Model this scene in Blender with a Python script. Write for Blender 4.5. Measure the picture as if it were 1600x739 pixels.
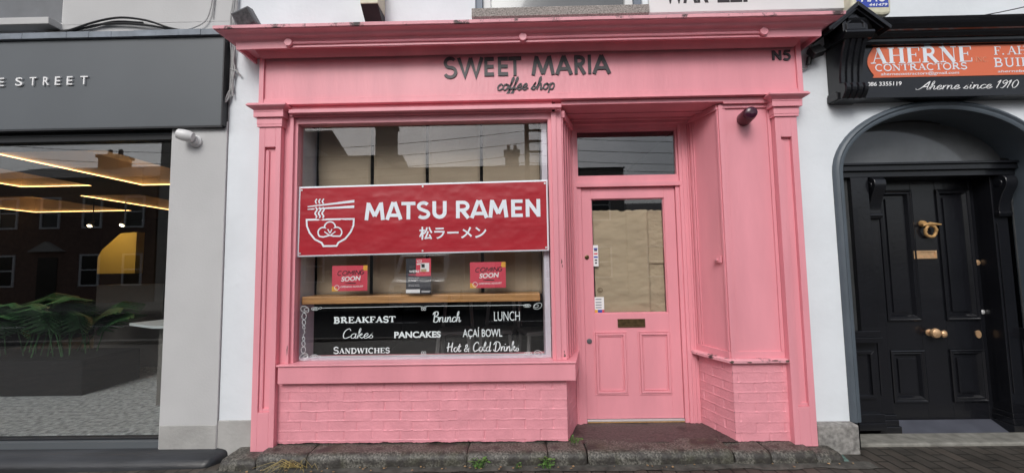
import bpy, bmesh, math, random
import numpy as np
from mathutils import Vector, Matrix, noise as mnoise
R = math.radians
random.seed(7)
for o in list(bpy.data.objects):
    bpy.data.objects.remove(o)
SC = bpy.context.scene
COL = SC.collection

# ------------------------------------------------------------------ camera, sky, sun, exposure
cd = bpy.data.cameras.new('camera')
cam = bpy.data.objects.new('camera', cd); COL.objects.link(cam)
def cam_axes(pitch, yaw, roll):
    cp, sp, cy, sy = math.cos(pitch), math.sin(pitch), math.cos(yaw), math.sin(yaw)
    f = Vector((sy*cp, cy*cp, sp)); r = Vector((cy, -sy, 0)); u = r.cross(f)
    return (r*math.cos(roll)+u*math.sin(roll), u*math.cos(roll)-r*math.sin(roll), f)
r_, u_, f_ = cam_axes(R(4.058), R(-.774), R(-.901))
cam.matrix_world = Matrix(((r_.x, u_.x, -f_.x, 0), (r_.y, u_.y, -f_.y, -3.25), (r_.z, u_.z, -f_.z, 1.45), (0, 0, 0, 1)))
cd.sensor_width = 36; cd.lens = 36*637.47/1600
cd.clip_start = .05; cd.clip_end = 500
SC.camera = cam

world = bpy.data.worlds.new("World"); SC.world = world; world.use_nodes = True
wn, wl = world.node_tree.nodes, world.node_tree.links
bg = wn['Background']; bg.inputs[1].default_value = .15
sky = wn.new('ShaderNodeTexSky'); sky.sky_type = 'NISHITA'; sky.sun_disc = False
sky.sun_elevation = R(40); sky.sun_rotation = R(200)
sky.air_density = 1.0; sky.dust_density = 3.0; sky.ozone_density = 1.0
hs = wn.new('ShaderNodeHueSaturation'); hs.inputs['Saturation'].default_value = .42
hs.inputs['Value'].default_value = 1.0
wl.new(sky.outputs[0], hs.inputs['Color'])
tc = wn.new('ShaderNodeTexCoord'); cn = wn.new('ShaderNodeTexNoise'); cn.inputs['Scale'].default_value = 2.6
cn.inputs['Detail'].default_value = 6; cn.inputs['Roughness'].default_value = .55
wl.new(tc.outputs['Generated'], cn.inputs['Vector'])
cr = wn.new('ShaderNodeValToRGB'); cr.color_ramp.elements[0].position = .32; cr.color_ramp.elements[0].color = (.62, .62, .64, 1)
cr.color_ramp.elements[1].position = .68; cr.color_ramp.elements[1].color = (1.15, 1.15, 1.15, 1)
wl.new(cn.outputs[0], cr.inputs[0])
mx = wn.new('ShaderNodeMixRGB'); mx.blend_type = 'MULTIPLY'; mx.inputs[0].default_value = 1
wl.new(hs.outputs[0], mx.inputs[1]); wl.new(cr.outputs[0], mx.inputs[2]); wl.new(mx.outputs[0], bg.inputs[0])

sd = bpy.data.lights.new('sun', 'SUN'); sd.energy = 1.5; sd.angle = R(24); sd.color = (1, .985, .965)
sun = bpy.data.objects.new('sun', sd); COL.objects.link(sun)
sun.rotation_euler = (R(51), 0, R(-12))
SC.view_settings.view_transform = 'Standard'; SC.view_settings.look = 'None'
SC.view_settings.exposure = -.04; SC.view_settings.gamma = 1
SC.view_settings.use_curve_mapping = False
SC.cycles.max_bounces = 8; SC.cycles.transparent_max_bounces = 12
SC.cycles.use_denoising = True

# ------------------------------------------------------------------ materials
def mat(name, col, rough=.6, metal=0, var=.06, vscale=3, bump=0, bscale=60, stain=None, stain_col=(.05, .045, .04),
        stain_scale=4, emit=None, coat=0, spec=.5, stretch=None):
    m = bpy.data.materials.new(name); m.use_nodes = True
    n, l = m.node_tree.nodes, m.node_tree.links
    b = n['Principled BSDF']
    b.inputs['Roughness'].default_value = rough; b.inputs['Metallic'].default_value = metal
    b.inputs['Specular IOR Level'].default_value = spec
    t = n.new('ShaderNodeTexCoord'); src = t.outputs['Object']
    if stretch:
        mp = n.new('ShaderNodeMapping'); mp.inputs['Scale'].default_value = stretch
        l.new(src, mp.inputs[0]); src = mp.outputs[0]
    c = None
    if var:
        nz = n.new('ShaderNodeTexNoise'); nz.inputs['Scale'].default_value = vscale; nz.inputs['Detail'].default_value = 8
        l.new(src, nz.inputs['Vector'])
        rp = n.new('ShaderNodeValToRGB'); e = rp.color_ramp.elements
        e[0].position = .3; e[1].position = .7
        e[0].color = tuple(max(0, x*(1-var)) for x in col)+(1,); e[1].color = tuple(min(1, x*(1+var)) for x in col)+(1,)
        l.new(nz.outputs[0], rp.inputs[0]); c = rp.outputs[0]
    if stain:
        nz2 = n.new('ShaderNodeTexNoise'); nz2.inputs['Scale'].default_value = stain_scale; nz2.inputs['Detail'].default_value = 10
        nz2.inputs['Roughness'].default_value = .7
        l.new(src, nz2.inputs['Vector'])
        rp2 = n.new('ShaderNodeValToRGB'); rp2.color_ramp.elements[0].position = stain; rp2.color_ramp.elements[1].position = min(1, stain+.07)
        l.new(nz2.outputs[0], rp2.inputs[0])
        mm = n.new('ShaderNodeMixRGB'); l.new(rp2.outputs[0], mm.inputs[0])
        if c: l.new(c, mm.inputs[1])
        else: mm.inputs[1].default_value = col+(1,)
        mm.inputs[2].default_value = stain_col+(1,); c = mm.outputs[0]
    if c: l.new(c, b.inputs['Base Color'])
    else: b.inputs['Base Color'].default_value = col+(1,)
    if bump:
        nb = n.new('ShaderNodeTexNoise'); nb.inputs['Scale'].default_value = bscale; nb.inputs['Detail'].default_value = 6
        l.new(src, nb.inputs['Vector'])
        bp = n.new('ShaderNodeBump'); bp.inputs['Strength'].default_value = bump; bp.inputs['Distance'].default_value = .01
        l.new(nb.outputs[0], bp.inputs['Height']); l.new(bp.outputs[0], b.inputs['Normal'])
    if emit:
        b.inputs['Emission Color'].default_value = emit[0]+(1,); b.inputs['Emission Strength'].default_value = emit[1]
    if coat: b.inputs['Coat Weight'].default_value = coat
    return m

def glass(name, k=1.8, tint=(1, 1, 1), rough=0.0):
    m = bpy.data.materials.new(name); m.use_nodes = True
    n, l = m.node_tree.nodes, m.node_tree.links
    n.remove(n['Principled BSDF']); out = n['Material Output']
    tr = n.new('ShaderNodeBsdfTransparent'); tr.inputs[0].default_value = tint+(1,)
    gl = n.new('ShaderNodeBsdfGlossy'); gl.inputs['Roughness'].default_value = rough
    lw = n.new('ShaderNodeLayerWeight'); lw.inputs['Blend'].default_value = .5
    pw = n.new('ShaderNodeMath'); pw.operation = 'POWER'; pw.inputs[1].default_value = 5.0; l.new(lw.outputs['Facing'], pw.inputs[0])
    fr = n.new('ShaderNodeMath'); fr.operation = 'MULTIPLY_ADD'; fr.inputs[1].default_value = .957; fr.inputs[2].default_value = .043; l.new(pw.outputs[0], fr.inputs[0])
    mu = n.new('ShaderNodeMath'); mu.operation = 'MULTIPLY'; mu.inputs[1].default_value = k; mu.use_clamp = True
    ms = n.new('ShaderNodeMixShader')
    l.new(fr.outputs[0], mu.inputs[0]); l.new(mu.outputs[0], ms.inputs[0])
    l.new(tr.outputs[0], ms.inputs[1]); l.new(gl.outputs[0], ms.inputs[2]); l.new(ms.outputs[0], out.inputs[0])
    return m

PINK_C = (.81, .325, .378)
M = {}
M['pink'] = mat('pink_paint', PINK_C, .38, spec=.5, var=.075, vscale=4.5, bump=.2, bscale=40, stretch=(1, 1, .22), stain=.735, stain_col=(.42, .15, .17), stain_scale=14)
M['pink_old'] = mat('pink_paint_weathered', (.80, .38, .43), .6, var=.12, vscale=5, bump=.3, bscale=50, stain=.53, stain_col=(.07, .05, .05), stain_scale=6)
M['pink_brick'] = mat('pink_masonry_paint', (.80, .325, .378), .5, var=.08, vscale=7, bump=.25, bscale=70, stain=.73, stain_col=(.36, .16, .17), stain_scale=12)
M['white'] = mat('white_render', (.75, .79, .825), .8, var=.06, vscale=1.8, bump=.4, bscale=14, stain=.70, stain_col=(.58, .60, .60), stain_scale=4)
M['greywall'] = mat('pale_grey_render', (.53, .53, .53), .85, var=.05, vscale=2, bump=.12, bscale=60, stain=.67, stain_col=(.44, .435, .42), stain_scale=5)
M['cement'] = mat('grey_cement_plinth', (.4, .395, .38), .9, var=.15, vscale=4, bump=.4, bscale=40, stain=.64, stain_col=(.17, .165, .15), stain_scale=9)
M['signgrey'] = mat('charcoal_powder_coat', (.10, .112, .122), .42, var=.07, vscale=1.2, bump=.05, bscale=3)
M['signdark'] = mat('black_powder_coat', (.012, .013, .016), .4, var=.03)
M['lead'] = mat('lead_flashing', (.20, .23, .27), .5, metal=0, var=.25, vscale=8)
M['letterw'] = mat('white_letters', (.86, .86, .86), .4, var=0)
M['letterdark'] = mat('slate_grey_letters', (.036, .035, .041), .45, var=.1, vscale=10)
M['black'] = mat('black_gloss_paint', (.008, .0085, .011), .24, var=.15, vscale=4, bump=.12, bscale=30, coat=.2)
M['blacksatin'] = mat('black_satin', (.012, .012, .013), .5, var=.1)
M['archgrey'] = mat('blue_grey_paint', (.085, .105, .125), .45, var=.08, vscale=5, bump=.1, bscale=30)
M['kick'] = mat('slate_blue_threshold', (.075, .08, .1), .4, var=.2, vscale=6, stain=.72, stain_col=(.3, .3, .3), stain_scale=12)
M['orange'] = mat('orange_sign_vinyl', (.72, .165, .075), .35, var=.03)
M['navyblack'] = mat('sign_black', (.012, .014, .018), .3, var=0)
M['brass'] = mat('brass', (.50, .30, .12), .6, metal=.3, var=.25, vscale=30)
M['brassold'] = mat('tarnished_brass', (.16, .11, .055), .4, metal=.8, var=.4, vscale=30)
M['brasspale'] = mat('polished_brass', (.78, .5, .28), .35, metal=.6, var=.15, vscale=30)
M['granite'] = mat('granite', (.27, .255, .235), .8, var=.55, vscale=90, bump=.4, bscale=80)
M['granite_block'] = mat('granite_block', (.26, .25, .235), .85, var=.45, vscale=28, bump=.6, bscale=40, stain=.6, stain_col=(.12, .115, .1), stain_scale=7)
M['slab'] = mat('pale_stone_threshold', (.22, .215, .19), .8, var=.3, vscale=14, bump=.3, bscale=50)
M['paper'] = mat('brown_kraft_paper', (.455, .375, .255), .8, var=.07, vscale=4, bump=.15, bscale=12, stretch=(.6, 1, 2.5))
M['papershade'] = mat('shaded_brown_paper', (.37, .305, .215), .8, var=.1, vscale=4, bump=.25, bscale=12, stretch=(.6, 1, 2.5))  # darker copy of the kraft paper, dim light behind the glass put into its colour
M['void'] = mat('dark_interior', (.015, .014, .014), .9, var=0)
M['darkstrip'] = mat('dark_batten', (.012, .012, .012), .7, var=0)
M['pine'] = mat('pine_shelf', (.50, .265, .10), .45, var=.25, vscale=6, bump=.05, stretch=(.6, 8, 8))
M['stoolgrey'] = mat('grey_painted_wood', (.30, .295, .29), .6, var=.1)
M['revealw'] = mat('pale_grey_reveal', (.66, .67, .74), .75, var=.08, vscale=6, bump=.3, bscale=30)
M['banner'] = mat('crimson_banner_vinyl', (.40, .016, .028), .36, var=.08, vscale=5, bump=.08, bscale=9, stretch=(.5, 1, 1.6))
M['bannerw'] = mat('white_print', (.78, .84, .9), .4, var=.02)
M['vinyl'] = mat('white_window_vinyl', (.72, .80, .80), .5, var=.04)
M['posterred'] = mat('coral_red_print', (.68, .075, .115), .5, var=.04)
M['posteryellow'] = mat('yellow_print', (.80, .42, .06), .5, var=.03)
M['posterblack'] = mat('black_print', (.02, .016, .02), .5, var=0)
M['posterdark'] = mat('dark_print', (.03, .032, .04), .5, var=.2, vscale=20)
M['postergrey'] = mat('grey_print', (.06, .06, .065), .5, var=.5, vscale=40)
M['postertan'] = mat('tan_print', (.55, .42, .25), .5, var=.3, vscale=40)
M['maroon'] = mat('maroon_paint', (.105, .022, .035), .4, var=.08)
M['plasticw'] = mat('white_plastic', (.72, .72, .72), .4, var=.04)
M['cream'] = mat('cream_plastic', (.62, .60, .46), .5, var=.12, vscale=15)
M['bluep'] = mat('blue_print', (.04, .075, .42), .4, var=.04)
M['cablegrey'] = mat('grey_cable', (.38, .38, .38), .6, var=.15, vscale=20)
M['cableblack'] = mat('black_cable', (.014, .014, .016), .5, var=0)
M['floodgrey'] = mat('grey_aluminium_housing', (.13, .135, .145), .5, metal=.3, var=.1)
M['silver'] = mat('aluminium_strip', (.75, .75, .75), .35, metal=.5, var=.05)
M['teal'] = mat('verdigris_cover', (.10, .17, .15), .7, var=.5, vscale=25, bump=.3, bscale=60)
M['weed'] = mat('weed_leaves', (.10, .22, .045), .6, var=.3, vscale=30)
M['straw'] = mat('dry_grass', (.42, .33, .12), .7, var=.2, vscale=20)
M['litter'] = mat('dry_leaf_litter', (.33, .22, .11), .8, var=.5, vscale=25)
M['plant'] = mat('dark_plant_leaves', (.06, .17, .06), .33, var=.5, vscale=8)
M['planter'] = mat('black_planter', (.008, .008, .009), .8, var=0, spec=.15)
M['tablew'] = mat('white_table_top', (.75, .8, .8), .4, var=.02)
M['upvc'] = mat('white_window_frame', (.74, .74, .74), .5, var=.03)
M['bluegrey'] = mat('blue_grey_window_frame', (.16, .19, .24), .5, var=.1)
M['lit'] = mat('lit_warm_led', (.9, .6, .3), .5, var=0, emit=((1, .55, .2), 8))
M['spot'] = mat('lit_spot', (.9, .8, .6), .5, var=0, emit=((1, .8, .5), 22))
M['ceil'] = mat('taupe_ceiling', (.62, .53, .43), .8, var=.03)
M['ceildark'] = mat('dark_ceiling', (.07, .062, .055), .8, var=.03)
M['shopwall'] = mat('dark_shop_wall', (.05, .048, .045), .8, var=.1)
M['yellowwall'] = mat('yellow_wall', (.62, .42, .09), .7, var=.05)
M['greyblock'] = mat('taupe_block', (.16, .15, .135), .7, var=.05)
M['terr'] = mat('terrazzo_floor', (.50, .52, .52), .45, var=.6, vscale=22)
M['terrcol'] = mat('terrazzo_pillar', (.34, .35, .36), .5, var=.7, vscale=34)
M['asphalt'] = mat('asphalt', (.05, .05, .052), .85, spec=.15, var=.2, vscale=20, bump=.3, bscale=80)
M['brickred'] = mat('dark_red_brick', (.17, .10, .078), .8, var=.3, vscale=5)
M['stucco'] = mat('beige_stucco', (.42, .40, .37), .85, var=.1)
M['stucco2'] = mat('grey_stucco', (.36, .34, .31), .85, var=.1)
M['slate'] = mat('slate_roof', (.05, .05, .055), .6, var=.2, vscale=9)
M['darkglass'] = mat('dark_window_glass', (.015, .017, .02), .08, var=0)
M['vanwhite'] = mat('white_van_paint', (.74, .74, .74), .3, var=0, coat=.5)
M['tyre'] = mat('tyre_rubber', (.02, .02, .02), .8, var=0)
M['timberpole'] = mat('timber_pole', (.10, .08, .06), .8, var=.3, vscale=10)
M['glass'] = glass('window_glass', 1.75)
M['glassleft'] = glass('shop_glass', 2.4, tint=(.93, .94, .94))
M['glassdark'] = glass('dark_glass', 1.2, tint=(.75, .78, .8))
M['fanlight'] = mat('smoked_fanlight_glass', (.095, .10, .105), .12, var=.25, vscale=3, coat=.5)
M['meshglass'] = mat('obscured_sidelight_glass', (.05, .053, .055), .25, var=.2, vscale=6, bump=.5, bscale=160)

def stone_material():
    m = bpy.data.materials.new('wet_mossy_granite'); m.use_nodes = True
    n, l = m.node_tree.nodes, m.node_tree.links; b = n['Principled BSDF']
    b.inputs['Roughness'].default_value = .5
    t = n.new('ShaderNodeTexCoord')
    a = n.new('ShaderNodeTexNoise'); a.inputs['Scale'].default_value = 75; a.inputs['Detail'].default_value = 5
    l.new(t.outputs['Object'], a.inputs['Vector'])
    r1 = n.new('ShaderNodeValToRGB'); e = r1.color_ramp.elements
    e[0].position = .38; e[0].color = (.035, .033, .028, 1); e[1].position = .68; e[1].color = (.20, .19, .165, 1)
    l.new(a.outputs[0], r1.inputs[0])
    c = n.new('ShaderNodeTexNoise'); c.inputs['Scale'].default_value = 6; c.inputs['Detail'].default_value = 8
    l.new(t.outputs['Object'], c.inputs['Vector'])
    r2 = n.new('ShaderNodeValToRGB'); e = r2.color_ramp.elements
    e[0].position = .46; e[0].color = (0, 0, 0, 1); e[1].position = .72; e[1].color = (.8, .8, .8, 1)
    l.new(c.outputs[0], r2.inputs[0])
    mm = n.new('ShaderNodeMixRGB'); l.new(r2.outputs[0], mm.inputs[0]); l.new(r1.outputs[0], mm.inputs[1])
    mm.inputs[2].default_value = (.046, .046, .026, 1)
    d = n.new('ShaderNodeTexNoise'); d.inputs['Scale'].default_value = 11; d.inputs['Detail'].default_value = 8
    l.new(t.outputs['Object'], d.inputs['Vector'])
    r3 = n.new('ShaderNodeValToRGB'); e = r3.color_ramp.elements
    e[0].position = .48; e[0].color = (0, 0, 0, 1); e[1].position = .62; e[1].color = (.85, .85, .85, 1)
    l.new(d.outputs[0], r3.inputs[0])
    m2 = n.new('ShaderNodeMixRGB'); l.new(r3.outputs[0], m2.inputs[0]); l.new(mm.outputs[0], m2.inputs[1]); m2.inputs[2].default_value = (.032, .028, .026, 1)
    l.new(m2.outputs[0], b.inputs['Base Color'])
    bp = n.new('ShaderNodeBump'); bp.inputs['Strength'].default_value = .5; bp.inputs['Distance'].default_value = .008
    l.new(a.outputs[0], bp.inputs['Height']); l.new(bp.outputs[0], b.inputs['Normal'])
    return m
M['stone'] = stone_material()
M['rotwood'] = mat('exposed_old_wood', (.10, .075, .06), .9, var=.5, vscale=40)
M['step'] = mat('dark_red_worn_step', (.07, .056, .053), .5, var=.45, vscale=60, bump=.4, bscale=60, stain=.56, stain_col=(.035, .03, .028), stain_scale=5)

def paver_material():
    m = bpy.data.materials.new('dark_brick_pavers'); m.use_nodes = True
    n, l = m.node_tree.nodes, m.node_tree.links; b = n['Principled BSDF']
    t = n.new('ShaderNodeTexCoord'); mp = n.new('ShaderNodeMapping'); mp.inputs['Rotation'].default_value = (0, 0, R(90))
    l.new(t.outputs['Object'], mp.inputs[0])
    bt = n.new('ShaderNodeTexBrick'); bt.inputs['Scale'].default_value = 1
    bt.inputs['Brick Width'].default_value = .2; bt.inputs['Row Height'].default_value = .1; bt.inputs['Mortar Size'].default_value = .006
    bt.inputs['Color1'].default_value = (.085, .072, .062, 1); bt.inputs['Color2'].default_value = (.055, .05, .045, 1); bt.inputs['Mortar'].default_value = (.018, .017, .014, 1)
    l.new(mp.outputs[0], bt.inputs['Vector'])
    nz = n.new('ShaderNodeTexNoise'); nz.inputs['Scale'].default_value = 5; nz.inputs['Detail'].default_value = 8; l.new(t.outputs['Object'], nz.inputs['Vector'])
    mm = n.new('ShaderNodeMixRGB'); mm.blend_type = 'MULTIPLY'; mm.inputs[0].default_value = .8
    rp = n.new('ShaderNodeValToRGB'); rp.color_ramp.elements[0].position = .3; rp.color_ramp.elements[0].color = (.45, .45, .42, 1); rp.color_ramp.elements[1].position = .7; rp.color_ramp.elements[1].color = (1.3, 1.3, 1.25, 1)
    l.new(nz.outputs[0], rp.inputs[0]); l.new(bt.outputs['Color'], mm.inputs[1]); l.new(rp.outputs[0], mm.inputs[2]); l.new(mm.outputs[0], b.inputs['Base Color'])
    b.inputs['Roughness'].default_value = .5
    bp = n.new('ShaderNodeBump'); bp.inputs['Strength'].default_value = .6; bp.inputs['Distance'].default_value = .006; bp.invert = True
    l.new(bt.outputs['Fac'], bp.inputs['Height']); l.new(bp.outputs[0], b.inputs['Normal'])
    return m
M['pavers'] = paver_material()

# ------------------------------------------------------------------ mesh building
ORIGIN = {}
class MB:
    def __init__(s): s.v = []; s.f = []; s.m = []; s.mats = []
    def add(s, verts, faces, m=0):
        b = len(s.v); s.v += [tuple(x) for x in verts]
        for f in faces: s.f.append([i+b for i in f]); s.m.append(m)
        return s
    def box(s, x0, x1, y0, y1, z0, z1, m=0):
        v = [(x0, y0, z0), (x1, y0, z0), (x1, y1, z0), (x0, y1, z0), (x0, y0, z1), (x1, y0, z1), (x1, y1, z1), (x0, y1, z1)]
        return s.add(v, [(0, 3, 2, 1), (4, 5, 6, 7), (0, 1, 5, 4), (1, 2, 6, 5), (2, 3, 7, 6), (3, 0, 4, 7)], m)
    def loft(s, rings, closed=True, caps=True, m=0):
        n = len(rings[0]); b = len(s.v)
        for r in rings: s.v += [tuple(p) for p in r]
        for i in range(len(rings)-1):
            for j in range(n if closed else n-1):
                k = (j+1) % n
                s.f.append([b+i*n+j, b+i*n+k, b+(i+1)*n+k, b+(i+1)*n+j]); s.m.append(m)
        if caps and closed:
            s.f.append([b+j for j in range(n)][::-1]); s.m.append(m)
            e = b+(len(rings)-1)*n
            s.f.append([e+j for j in range(n)]); s.m.append(m)
        return s
    def prism_y(s, poly, y0, y1, m=0):           # outline in x,z, thickness along y
        return s.loft([[(x, y0, z) for x, z in poly], [(x, y1, z) for x, z in poly]], m=m)
    def prism_x(s, poly, x0, x1, m=0):           # outline in y,z
        return s.loft([[(x0, y, z) for y, z in poly], [(x1, y, z) for y, z in poly]], m=m)
    def prism_z(s, poly, z0, z1, m=0):           # outline in x,y
        return s.loft([[(x, y, z0) for x, y in poly], [(x, y, z1) for x, y in poly]], m=m)
    def tube(s, pts, r, n=8, m=0, caps=True):
        pts = [Vector(p) for p in pts]; rings = []; up = None
        rr = r if isinstance(r, (list, tuple)) else [r]*len(pts)
        for i, p in enumerate(pts):
            d = (pts[min(i+1, len(pts)-1)]-pts[max(i-1, 0)]).normalized()
            if up is None: up = Vector((0, 0, 1)) if abs(d.z) < .9 else Vector((1, 0, 0))
            a = d.cross(up).normalized(); c = a.cross(d).normalized(); up = c
            rings.append([p+(a*math.cos(2*math.pi*k/n)+c*math.sin(2*math.pi*k/n))*rr[i] for k in range(n)])
        return s.loft(rings, caps=caps, m=m)
    def lathe(s, c, axis, prof, n=24, m=0):      # prof (distance along axis, radius)
        ax = Vector(axis).normalized(); t = Vector((0, 0, 1)) if abs(ax.z) < .9 else Vector((1, 0, 0))
        a = ax.cross(t).normalized(); b = ax.cross(a); c = Vector(c)
        return s.loft([[c+ax*h+(a*math.cos(2*math.pi*k/n)+b*math.sin(2*math.pi*k/n))*max(r, 1e-4) for k in range(n)] for h, r in prof], m=m)
    def frame(s, x0, x1, z0, z1, w, y0, y1, m=0):  # rectangular ring in the x,z plane, mitred
        o = [(x0, z0), (x1, z0), (x1, z1), (x0, z1)]; i = [(x0+w, z0+w), (x1-w, z0+w), (x1-w, z1-w), (x0+w, z1-w)]
        for k in range(4):
            q = (k+1) % 4
            P = [o[k], o[q], i[q], i[k]]
            s.prism_y(P, y0, y1, m)
        return s
    def build(s, name, m, parent=None, bevel=0, smooth=False, loc=None, weld=False):
        me = bpy.data.meshes.new(name)
        root = parent
        while root is not None and root.parent is not None: root = root.parent
        org = Vector(loc) if loc is not None else (ORIGIN.get(root.name, Vector()) if root else Vector())
        me.from_pydata([tuple(Vector(v)-org) for v in s.v], [], s.f)
        mats = m if isinstance(m, (list, tuple)) else [m]
        for q in mats: me.materials.append(q)
        if len(mats) > 1:
            for p, i in zip(me.polygons, s.m): p.material_index = i
        bm = bmesh.new(); bm.from_mesh(me)
        if weld: bmesh.ops.remove_doubles(bm, verts=bm.verts, dist=1e-5)
        bmesh.ops.recalc_face_normals(bm, faces=bm.faces); bm.to_mesh(me); bm.free()
        if smooth:
            for p in me.polygons: p.use_smooth = True
            try: me.set_sharp_from_angle(angle=R(40))
            except Exception: pass
        o = bpy.data.objects.new(name, me); COL.objects.link(o)
        if parent: o.parent = parent
        elif loc is not None: o.location = loc; ORIGIN[o.name] = Vector(loc)
        if bevel:
            bv = o.modifiers.new('edge', 'BEVEL'); bv.width = bevel; bv.segments = 2; bv.limit_method = 'ANGLE'; bv.angle_limit = R(35)
        return o
def tag(o, label=None, cat=None, group=None, kind=None):
    if label: o['label'] = label
    if cat: o['category'] = cat
    if group: o['group'] = group
    if kind: o['kind'] = kind
    return o
def thing(name, label, cat, loc=(0, 0, 0), group=None):
    o = bpy.data.objects.new(name, None); COL.objects.link(o); o.location = loc; o.empty_display_size = .1
    ORIGIN[o.name] = Vector(loc)
    return tag(o, label, cat, group)
def fbm(x, y, z=0, s=1.0): return mnoise.fractal(Vector((x*s, y*s, z*s)), .6, 2.1, 5)

# lettering from the built-in sans face, fitted to a box in the x,z plane
def text_into(mb, s, x0, x1, z0, z1, y, depth=.0015, bold=0, shear=0, m=0, rise=0, fit_asc=True):
    c = bpy.data.curves.new('lettering', 'FONT'); c.body = s; c.offset = bold; c.shear = shear; c.extrude = .5; c.resolution_u = 6
    o = bpy.data.objects.new('lettering', c); COL.objects.link(o)
    bpy.context.view_layer.update()
    me = bpy.data.meshes.new_from_object(o.evaluated_get(bpy.context.evaluated_depsgraph_get()))
    V = [v.co.copy() for v in me.vertices]
    F = [list(p.vertices) for p in me.polygons]
    bpy.data.objects.remove(o); bpy.data.curves.remove(c); bpy.data.meshes.remove(me)
    if not V: return mb
    ax, bx = min(v.x for v in V), max(v.x for v in V); ay, by = min(v.y for v in V), max(v.y for v in V)
    out = []
    for v in V:
        u = (v.x-ax)/(bx-ax); w = (v.y-ay)/(by-ay)
        out.append((x0+u*(x1-x0), y-(v.z+.5)*depth, z0+w*(z1-z0)+u*rise))
    return mb.add(out, F, m)

def catmull(P, n=7):
    if len(P) < 3: return [Vector((p[0], p[1])) for p in P]
    P = [Vector((p[0], p[1])) for p in P]; Q = [2*P[0]-P[1]]+P+[2*P[-1]-P[-2]]; out = []
    for i in range(1, len(Q)-2):
        a, b, c, d = Q[i-1:i+3]
        for k in range(n):
            t = k/n
            out.append(.5*((2*b)+(c-a)*t+(2*a-5*b+4*c-d)*t*t+(3*b-a-3*c+d)*t**3))
    out.append(P[-1]); return out
def stroke(mb, pts, w, y, depth, m=0, closed=False, wf=None, cap=True):
    """one ribbon of width w along pts (x,z), from y towards the viewer by depth"""
    P = [Vector((p[0], p[1])) for p in pts]
    n = len(P); L = []; Rr = []
    for i in range(n):
        a = P[(i-1) % n] if (closed or i > 0) else P[i]; b = P[(i+1) % n] if (closed or i < n-1) else P[i]
        d1 = (P[i]-a); d2 = (b-P[i])
        d1 = d1.normalized() if d1.length > 1e-9 else d2.normalized(); d2 = d2.normalized() if d2.length > 1e-9 else d1
        t = d1+d2; t = t.normalized() if t.length > 1e-6 else d1
        nn = Vector((-t.y, t.x)); k = 1/max(.5, nn.dot(Vector((-d1.y, d1.x))))
        ww = (wf(i/(n-1) if n > 1 else 0) if wf else w)*.5*k
        L.append(P[i]+nn*ww); Rr.append(P[i]-nn*ww)
    rings = [[(L[i].x, y, L[i].y), (Rr[i].x, y, Rr[i].y), (Rr[i].x, y-depth, Rr[i].y), (L[i].x, y-depth, L[i].y)] for i in range(n)]
    if closed: rings.append(rings[0])
    mb.loft(rings, caps=not closed, m=m)
    return mb

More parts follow.
